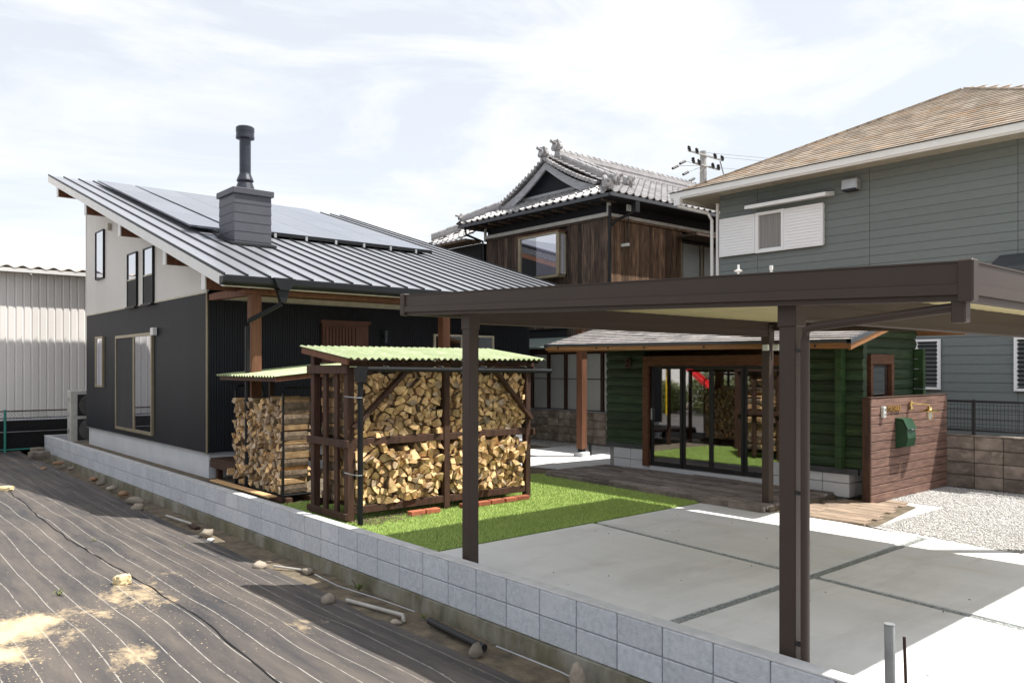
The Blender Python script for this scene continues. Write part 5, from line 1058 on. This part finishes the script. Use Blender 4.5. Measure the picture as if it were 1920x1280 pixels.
ridge((16.15, 16.15-.25, EZ+1.40), (16.15, 14.0, EZ+.50), .05, .20, 3); ornament((16.15, 13.95, EZ+.58), .17, 0, -1)
MB().box(14.36, 14.44, 13.1, 19.2, EZ-.12, EZ-.04).build('gutter', M['fence_green'] if False else M['flashing'], rO); MB().box(14.36, 27, 13.04, 13.12, EZ-.12, EZ-.04).build('gutter', M['flashing'], rO)
for i in range(13): MB().box(14.5, 15.0, 13.45+i*.44, 13.51+i*.44, EZ-.16, EZ-.09).build('rafter_end', M['charred'], rO)
# rear wing with a lower tiled eave
MB().box(15.04, 20, 18.9, 23, -.02, 5.6).build('rear_wing', M['black_plaster'], O)
q = MB(); tiles(q, (14.55, 19.1, 5.72), (0, 1, 0), (cs, 0, sn), 8, 6); rwg = tag(q.build('rear_roof_tiles', M['kawara'], O), kind='stuff')
ridge((14.6, 20.9, 5.86), (15.4, 20.3, 6.25), .045, .18, 3, par=O); MB().box(14.5, 15.1, 19.0, 21.2, 5.62, 5.70).build('rear_eave', M['charred'], O)
# tv antenna on the wall
an = thing('tv_antenna', (15.45, 13.4, 4.95), 'small television antenna on a thin pole against the brown board wall', 'antenna')
MB().tube([(15.45, 13.45, 4.95), (15.45, 13.45, 5.98)], .012, 6).build('mast', M['dark_plastic'], an); MB().cbox(15.36, 15.52, 13.40, 13.44, 5.80, 5.97, .01).build('panel', M['plastic'], an)
for z in (5.62, 5.70, 5.78): MB().tube([(15.28, 13.45, z), (15.62, 13.45, z)], .006, 5).build('element', M['dark_plastic'], an)
MB().box(15.42, 15.48, 13.43, 13.67, 4.93, 5.0).build('bracket', M['plastic'], an)
# ------------------------------------------------------------------ warehouse and things at the far left
Wh = thing('warehouse', (3, 24.7, -.3), 'white corrugated metal shed building at the far left', 'building')
for i in range(14):
    a = -6+i*.93; q = MB(); n_ = 5
    prof = []
    for k in range(n_): s0 = a+k*.186; prof += [(s0, 0), (s0+.02, .02), (s0+.15, .02), (s0+.17, 0)]
    prof.append((a+.93, 0)); vs = []
    for s0, o_ in prof: vs += [(s0, 24.7-o_, .52), (s0, 24.7-o_, 4.38)]
    q.add(vs, [(2*i_, 2*i_+2, 2*i_+3, 2*i_+1) for i_ in range(len(prof)-1)]); q.box(a, a+.93, 24.701, 24.72, .52, 4.38); q.build('wall_sheet', M['warehouse'], Wh)
MB().box(-6, 7, 24.72, 40, -.3, 4.4).build('wall_core', M['warehouse'], Wh)
MB().box(-6, 7, 24.68, 24.72, -.3, .52).build('base_wall', M['net'], Wh)
rfw = MB().grid(240, 1, lambda u, v: (-6.2+13.2*u, 24.35+16*v, 4.50+.10*16*v*.5+.035*math.sin(13.2*u/.36*2*math.pi)), th=(0, 0, -.01)).build('roof', M['asbestos'], Wh)
MB().box(-6, 7, 24.36, 24.48, 4.36, 4.46).build('gutter', M['white'], Wh)
for i in range(9): MB().box(-5.3+i*1.35, -5.27+i*1.35, 24.37, 24.5, 4.31, 4.36).build('bracket', M['white'], Wh)
q = MB()
for i in range(60): x = -6+i*.2; q.tube([(x, 24.62, .42+.03*(i % 2)), (x+.2, 24.62, .42+.03*((i+1) % 2))], .012, 5)
MB().box(-6, 7, 24.6, 24.64, .36, .50).build('sill_sheet', M['vinyl'], Wh)
fe = thing('chain_link_fence', (2, 23.35, -.25), 'green chain-link fence with black netting at the end of the field', 'fence')
for x in (-4.4, -2.44, -.5, 1.46, 3.42): MB().tube([(x, 23.35, -.3), (x, 23.35, .80)], .028, 8).build('post', M['fence_green'], fe)
for z, mm in ((.76, 'dark_timber'), (.24, 'aluminium'), (-.20, 'fence_green')): MB().tube([(-5, 23.35, z), (5.5, 23.35, z)], .018 if z != .24 else .008, 6).build('rail', M[mm], fe)
q = MB()
for i in range(130):
    x = -4.5+i*.075
    for s0 in (-1, 1):
        xa, xb = x, x+s0*.95
        xb = max(-5, min(5.5, xb)); q.tube([(xa, 23.352+.006*s0, -.2), (xb, 23.352+.006*s0, -.2+abs(xb-xa))], .0028, 3, caps=False)
tag(q.build('wire_mesh', M['dark_plastic'], fe), kind='stuff'); MB().box(-5, 5.5, 23.44, 23.45, -.25, .52).build('netting', M['net'], fe)
ac = thing('air_conditioner', (4.95, 22.5, -.1), 'cream outdoor air conditioner unit with two fans behind the house corner', 'air conditioner')
CB('casing', 'ac', ac, 4.70, 5.6, 22.52, 22.85, -.05, 1.27, .02)
for z in (.90, .28):
    MB().box(4.86, 5.5, 22.500, 22.519, z-.27, z+.27).build('fan_guard', M['dark_plastic'], ac); q = MB()
    for k in range(6): q.tube([(5.18+.045*(k+1)*math.cos(t*math.pi/10), 22.49, z+.045*(k+1)*math.sin(t*math.pi/10)) for t in range(21)], .004, 4)
    q.build('grille', M['ac'], ac)
for z in (.2, .6, 1.0): CB('side_grip', 'aluminium', ac, 4.69, 4.70, 22.6, 22.75, z, z+.1, .003)
# ------------------------------------------------------------------ small things on the field
def rock(x, y, s, mname, label, cat='stone', sz=(1, .75, .6), rot=None, z=None, grp=None):
    rnd = random.Random(int(x*1000+y*77)); me = bpy.data.meshes.new('stone'); import bmesh
    bm = bmesh.new(); bmesh.ops.create_icosphere(bm, subdivisions=2 if mname != 'pale_rock' else 3, radius=1)
    for v in bm.verts:
        n_ = noise.noise(v.co*1.3+Vector((x, y, 0)))*.35+noise.noise(v.co*3+Vector((y, x, 0)))*.13
        if mname == 'pale_rock': v.co = Vector([max(-.72, min(.72, c)) for c in v.co]); n_ = noise.noise(v.co*3+Vector((x, y, 0)))*.22
        v.co *= (1+n_); v.co = Vector((v.co.x*sz[0], v.co.y*sz[1], v.co.z*sz[2]))*s
    bm.to_mesh(me); bm.free(); me.materials.append(M[mname])
    if mname == 'stone': me.polygons.foreach_set('use_smooth', [True]*len(me.polygons))
    o = bpy.data.objects.new('stone', me); C.objects.link(o); zz = fz(x, y) if z is None else z; o.location = (x, y, zz+s*sz[2]*.55); o.rotation_euler.z = rot if rot is not None else rnd.uniform(0, 3); return tag(o, label, cat, grp)
rock(2.14, 8.15, .085, 'pale_rock', 'large sunlit sand-coloured rock in the middle of the black sheet', sz=(1.1, .9, .75), rot=.5)
rock(2.30, 15.7, .16, 'pale_rock', 'flat pale rock at the left edge of the field', sz=(1, .8, .35))
rock(3.72, 13.3, .11, 'stone', 'orange-brown angular stone in the row along the wall base'); M['stone_o'] = mat('rust_stone', (.38, .24, .15), (.25, .15, .09), rough=.95, rnd=.1); 
rock(3.88, 14.0, .12, 'stone', 'rounded grey-beige stone left of the rusty angular stone', sz=(1.2, .8, .6))
o = bpy.data.objects[-1]
rock(3.93, 14.9, .09, 'stone_o', 'small brown stone with a flat top near the wall base')
rock(3.95, 15.7, .10, 'stone', 'mossy stone between small stones along the wall base', sz=(1, .8, .5))
rock(3.93, 16.4, .08, 'stone', 'low grey stone next to a brown stone near the wall')
rock(3.98, 17.1, .09, 'stone_o', 'orange-brown stone further along the wall base')
rock(3.98, 19.0, .07, 'stone', 'small pale stone near the far part of the wall')
rock(3.5, 19.2, .06, 'stone_o', 'tiny red-brown stone on the dark sheet')
rock(3.98, 20.2, .11, 'stone_o', 'flat orange stone near the far end of the wall', sz=(1, .8, .4))
rock(3.86, 10.72, .095, 'stone', 'smooth egg-shaped stone beside a white pebble at the wall base', sz=(1.25, .8, .7), rot=.8)
rock(3.80, 10.40, .055, 'white', 'small white stone beside the egg-shaped stone', sz=(1, .7, .5))
rock(3.70, 8.62, .075, 'stone', 'grey stone at the left end of the thin grey pipe', sz=(1.1, .8, .7))
rock(4.02, 8.12, .06, 'stone', 'brownish stone at the right end of the thin grey pipe', sz=(1.1, .8, .7))
rock(3.66, 6.94, .075, 'stone', 'rounded brown stone by the end of the long grey pipe', sz=(1.2, .85, .75), rot=.6)
rock(3.83, 6.02, .05, 'stone', 'small oblong stone touching the bent end of the grey pipe', sz=(1.3, .6, .5))
rock(3.87, 4.93, .075, 'stone', 'rough grey rock beside the end of the black drain hose', sz=(1, .8, .8))
rock(4.03, 3.98, .085, 'stone', 'upright mossy rock against the wall footing at the bottom', sz=(.7, .6, 1.3))
cbk = boxmesh('concrete_block', 'old_block', .42, .2, .14, .01); o = bpy.data.objects.new('concrete_block', cbk); C.objects.link(o); o.location = (3.85, 21.6, -.20); o.rotation_euler.z = .2; tag(o, 'weathered concrete block lying at the far end of the white wall', 'block')
o = bpy.data.objects.new('concrete_block', boxmesh('concrete_block', 'stone', .25, .25, .12, .02)); C.objects.link(o); o.location = (4.0, 22.6, -.18); o.rotation_euler.z = .5; tag(o, 'small square concrete lump beside the green fence base', 'block')
tag(MB().tube([(3.80, 6.85, fz(3.8, 6.85)+.03), (3.95, 6.10, fz(3.95, 6.1)+.03), (3.88, 5.98, fz(3.9, 6)+.03)], .018, 10).build('pipe', M['pvc'], None), 'long grey plastic pipe with bent end lying by the wall footing', 'pipe')
tag(MB().tube([(3.84, 8.58, fz(3.8, 8.5)+.02), (4.02, 8.2, fz(4, 8.2)+.02)], .012, 8).build('pipe', M['pvc'], None), 'thin rusty grey pipe lying between two stones', 'pipe')
tag(MB().tube([(3.90, 12.5, fz(3.9, 12.5)+.03), (3.96, 11.6, fz(3.96, 11.6)+.03)], .016, 8).build('pipe', M['pvc'], None), 'pale pipe with rusty bracket lying before the wall in the shade', 'pipe')
tag(MB().cbox(-.04, .04, -.14, .14, 0, .03, .004).build('wood_scrap', M['dark_timber'], None, at=Vector((3.95, 11.45, -.40))), 'broken dark wood scrap beside the pale pipe', 'wood')
tag(MB().tube([(4.03, 5.8, -.37), (3.98, 5.2, -.37), (3.97, 4.95, -.37)], .030, 12).build('drain_hose', M['dark_plastic'], None), 'black corrugated drain hose lying along the wall footing', 'hose')
tag(MB().tube([(4.05, 4.9, -.36), (4.08, 4.2, -.37), (4.02, 3.7, -.36), (4.06, 3.2, -.37)], .007, 6).build('wire', M['aluminium'], None), 'thin pale cable trailing on the sheet toward the camera', 'cable')
tag(MB().tube([(4.0, 7.9, -.37), (3.95, 7.3, -.36), (4.05, 6.6, -.37), (4.08, 6.1, -.37)], .006, 6).build('wire', M['aluminium'], None), 'thin pale cable lying behind the long grey pipe', 'cable')
def weed(x, y, s, label, n_=14, z=None):
    t = MB(); r = random.Random(int(x*99+y)); zz = fz(x, y) if z is None else z
    for i in range(n_):
        a = r.random()*6.28; l = s*r.uniform(.5, 1); h_ = s*r.uniform(.3, .9); w_ = s*.06; d = Vector((math.cos(a), math.sin(a), 0)); sd = Vector((-d.y, d.x, 0))*w_; b = Vector((x, y, zz)); m1 = b+d*l*.5+Vector((0, 0, h_*.8)); e = b+d*l+Vector((0, 0, h_*.6)); t.rv = r.random()
        t.add([b-sd*.4, b+sd*.4, m1+sd, m1-sd, e], [(0, 1, 2, 3), (3, 2, 4)])
    return tag(t.build('weed', M['leaf'], None), label, 'plant')
weed(1.62, 8.2, .09, 'small leafy weed growing through the sheet at the left'); weed(2.43, 10.4, .05, 'tiny weed sprouting in the long fold of the sheet'); weed(4.10, 7.15, .14, 'tall thin grass tuft against the mossy wall footing', 9); weed(4.08, 5.95, .07, 'little green weed at the footing by the pipe end')
weed(3.3, 9.9, .04, 'tiny weed near the shadow edge on the sheet')
sf = MB()
for i in range(90):
    t = i/90; x = 2.62+.10*math.sin(t*3)-.25*t*0; y = 19-15.5*t; sf.rv = .3
fold = MB(); fold.grid(220, 3, lambda u, v: (2.28+.05*math.sin(u*11)+.028*noise.noise(Vector((u*30, 0, 5)))+.014*(v-.5), 17.5-14.0*u, fz(2.28+.05*math.sin(u*11), 17.5-14.0*u)+.004+.004*math.sin(v*math.pi)+.006*noise.noise(Vector((u*50, 1, 5)))), th=(0, 0, -.012))
tag(fold.build('sheet_overlap', M['net'], None), kind='structure')
pl = thing('steel_stake', (3.55, 1.62, -.45), 'grey steel tube stake in the lower right corner', 'stake')
T0, T1 = Vector((2.70, 1.205, .99)), Vector((2.70+.02, 1.205-.012, -.3))
MB().tube([T0, T1], .0165, 14, caps=False).build('tube', M['galv'], pl); MB().tube([T0-Vector((0, 0, .001)), T1], .0125, 12, caps=True).build('inner', M['dark_plastic'], pl); 
q = MB(); q.lathe((T0.x, T0.y, T0.z), [(.013, 0), (.017, 0), (.0175, .002), (.0175, .005), (.013, .005)], 16); q.build('rim', M['galv'], pl)
tag(MB().tube([(2.755, 1.180, .945), (2.785, 1.150, -.3)], .0055, 8).build('bamboo_stake', M['dark_timber'], None), 'thin brown garden stake leaning beside the steel tube', 'stake')
# ------------------------------------------------------------------ utility pole and wires
up = thing('utility_pole', (41.5, 30, 0), 'distant concrete utility pole with crossarms and insulators above the tiled roof', 'utility pole')
MB().tube([(41.5, 30, 0), (41.5, 30, 15.3)], .30, 12, r2=.20).build('shaft', M['pole_conc'], up)
for z, l in ((15.0, 1.7), (14.35, 1.3)):
    MB().beam((41.5-l, 29.8, z), (41.5+l, 29.8, z), .09, .09).build('crossarm', M['pole_conc'], up)
    for x in (-l, -l*.55, l*.55, l): 
        MB().lathe((41.5+x, 29.8, z+.05), [(.05, 0), (.12, .06), (.07, .12), (.12, .18), (.06, .26)], 8).build('insulator', M['dark_plastic'], up)
        MB().tube([(41.5+x-.5, 29.4, z-.05), (41.5+x+.0, 29.75, z)], .09, 6).build('insulator', M['dark_plastic'], up)
for dx, dz in ((-2.6, 14.1), (-3.3, 13.7), (-2.3, 13.5), (-1.7, 13.2)):
    MB().tube([(41.5+dx-.25, 29.6, dz-.12), (41.5+dx+.25, 29.6, dz+.12)], .08, 6).build('insulator', M['dark_plastic'], up); MB().tube([(41.5+dx+.2, 29.6, dz+.1), (41.5, 29.8, 14.4)], .012, 4).build('jumper_wire', M['dark_plastic'], up)
MB().tube([(43.0, 29.8, 14.9), (43.4, 29.8, 14.1), (43.9, 29.8, 13.7)], .04, 5).build('cable_drop', M['pole_conc'], up)
for i, (z, dx) in enumerate(((15.2, 1.9), (14.95, -1.9), (14.5, 1.7))):
    pts = []
    for k in range(17): t = k/16; pts.append((41.5+dx+38*t, 29.8-26*t, z-1.6*math.sin(math.pi*t)+2.2*t))
    tag(MB().tube(pts, .009, 4).build('power_line', M['dark_plastic'], None), ('uppermost', 'middle', 'lowest')[i]+' thin power line running right from the distant utility pole', 'power line')
for i, z in enumerate((12.2, 11.6)):
    pts = []
    for k in range(17): t = k/16; pts.append((41.5-22*t, 30+14*t, z-1.0*math.sin(math.pi*t)-2.6*t))
    tag(MB().tube(pts, .006, 4).build('power_line', M['pole_conc'], None), ('upper', 'lower')[i]+' faint power line running left behind the tiled roof', 'power line')
# ------------------------------------------------------------------ across the field (seen only in the glass doors)
def hedge(x, y, h_, r, seed, label):
    rnd = np.random.RandomState(seed); n_ = 5200; hd = thing('hedge_bush', (x, y, -.3), label, 'bush', 'bushes across the field')
    P = rnd.randn(n_, 3); P /= np.linalg.norm(P, axis=1)[:, None]; P *= (rnd.rand(n_, 1)**.35); P *= np.array([r*.6, r, h_*.52]); P[:, 2] += h_*.5
    P += np.array([x, y, -.3]); a = rnd.randn(n_, 3); a /= np.linalg.norm(a, axis=1)[:, None]; b = np.cross(a, rnd.randn(n_, 3)); b /= np.linalg.norm(b, axis=1)[:, None]
    V = np.stack([P-a*.09-b*.02, P-a*.09+b*.02, P+a*.09], 1).reshape(-1, 3)-np.array([x, y, -.3])
    o = bpy.data.objects.new('foliage', fastmesh('foliage', V, np.arange(3*n_).reshape(-1, 3), [M['leaf']], rnd.rand(n_))); link(o, hd); MB().tube([(x, y, -.4), (x, y, h_*.5)], .06, 6).build('trunk', M['twig'], hd)
ORD = ['nearest', 'second', 'third', 'fourth', 'fifth', 'sixth', 'seventh', 'eighth', 'ninth', 'farthest']
for i in range(10): hedge(-7.6+.4*math.sin(i*2.3), 12.5+i*1.75, 1.75+.3*math.sin(i*1.7), 1.15, i, ORD[i]+' dense bush of the row across the field, reflected in the cabin doors')
bh = thing('far_house', (-16, 20, -.3), 'pale house across the field, seen reflected in glass', 'house')
MB().box(-22, -16, 10, 34, -.3, 5.2).build('wall', M['warehouse'], bh); MB().prism([(-22.5, 9.5, 5.2), (-15.5, 9.5, 5.2), (-19, 9.5, 7)], (0, 25, 0)).build('roof', M['shingle_grey'], bh)
for i in range(6): MB().box(-16.0, -15.96, 12+i*3.3, 13.6+i*3.3, 2.9, 4.2).build('window', M['glass'], bh)
sl = thing('playground_slide', (-6.2, 21.5, -.3), 'red and yellow playground slide across the field, reflected in the cabin doors', 'slide')
MB().beam((-6.2, 22.1, 2.55), (-6.15, 19.9, 1.0), .42, .04).build('chute', M['red'], sl); MB().beam((-6.41, 22.1, 2.62), (-6.36, 19.9, 1.07), .04, .14).build('side_wall', M['red'], sl); MB().beam((-5.99, 22.1, 2.62), (-5.94, 19.9, 1.07), .04, .14).build('side_wall', M['red'], sl)
MB().beam((-6.17, 19.9, 1.0), (-6.17, 19.9, -.3), .06, .06, up=(1, 0, 0)).build('leg', M['red'], sl)
for x, y in ((-6.4, 22.3), (-5.99, 22.3)): MB().tube([(x, y, -.3), (x, y, 3.3)], .045, 8).build('post', M['yellow'], sl)
# gravel dust, leaves on the slab
m = MB()
for i in range(28):
    x, y = random.uniform(4.5, 9), random.uniform(.5, 6.3); a = random.random()*3; m.rv = random.random(); l = random.uniform(.006, .02); m.beam((x, y, .004), (x+l*math.cos(a), y+l*math.sin(a), .007), .008, .003)
tag(m.build('debris', M['bark'], None), 'tiny dead leaf bits scattered on the concrete slabs', 'debris', kind='stuff')
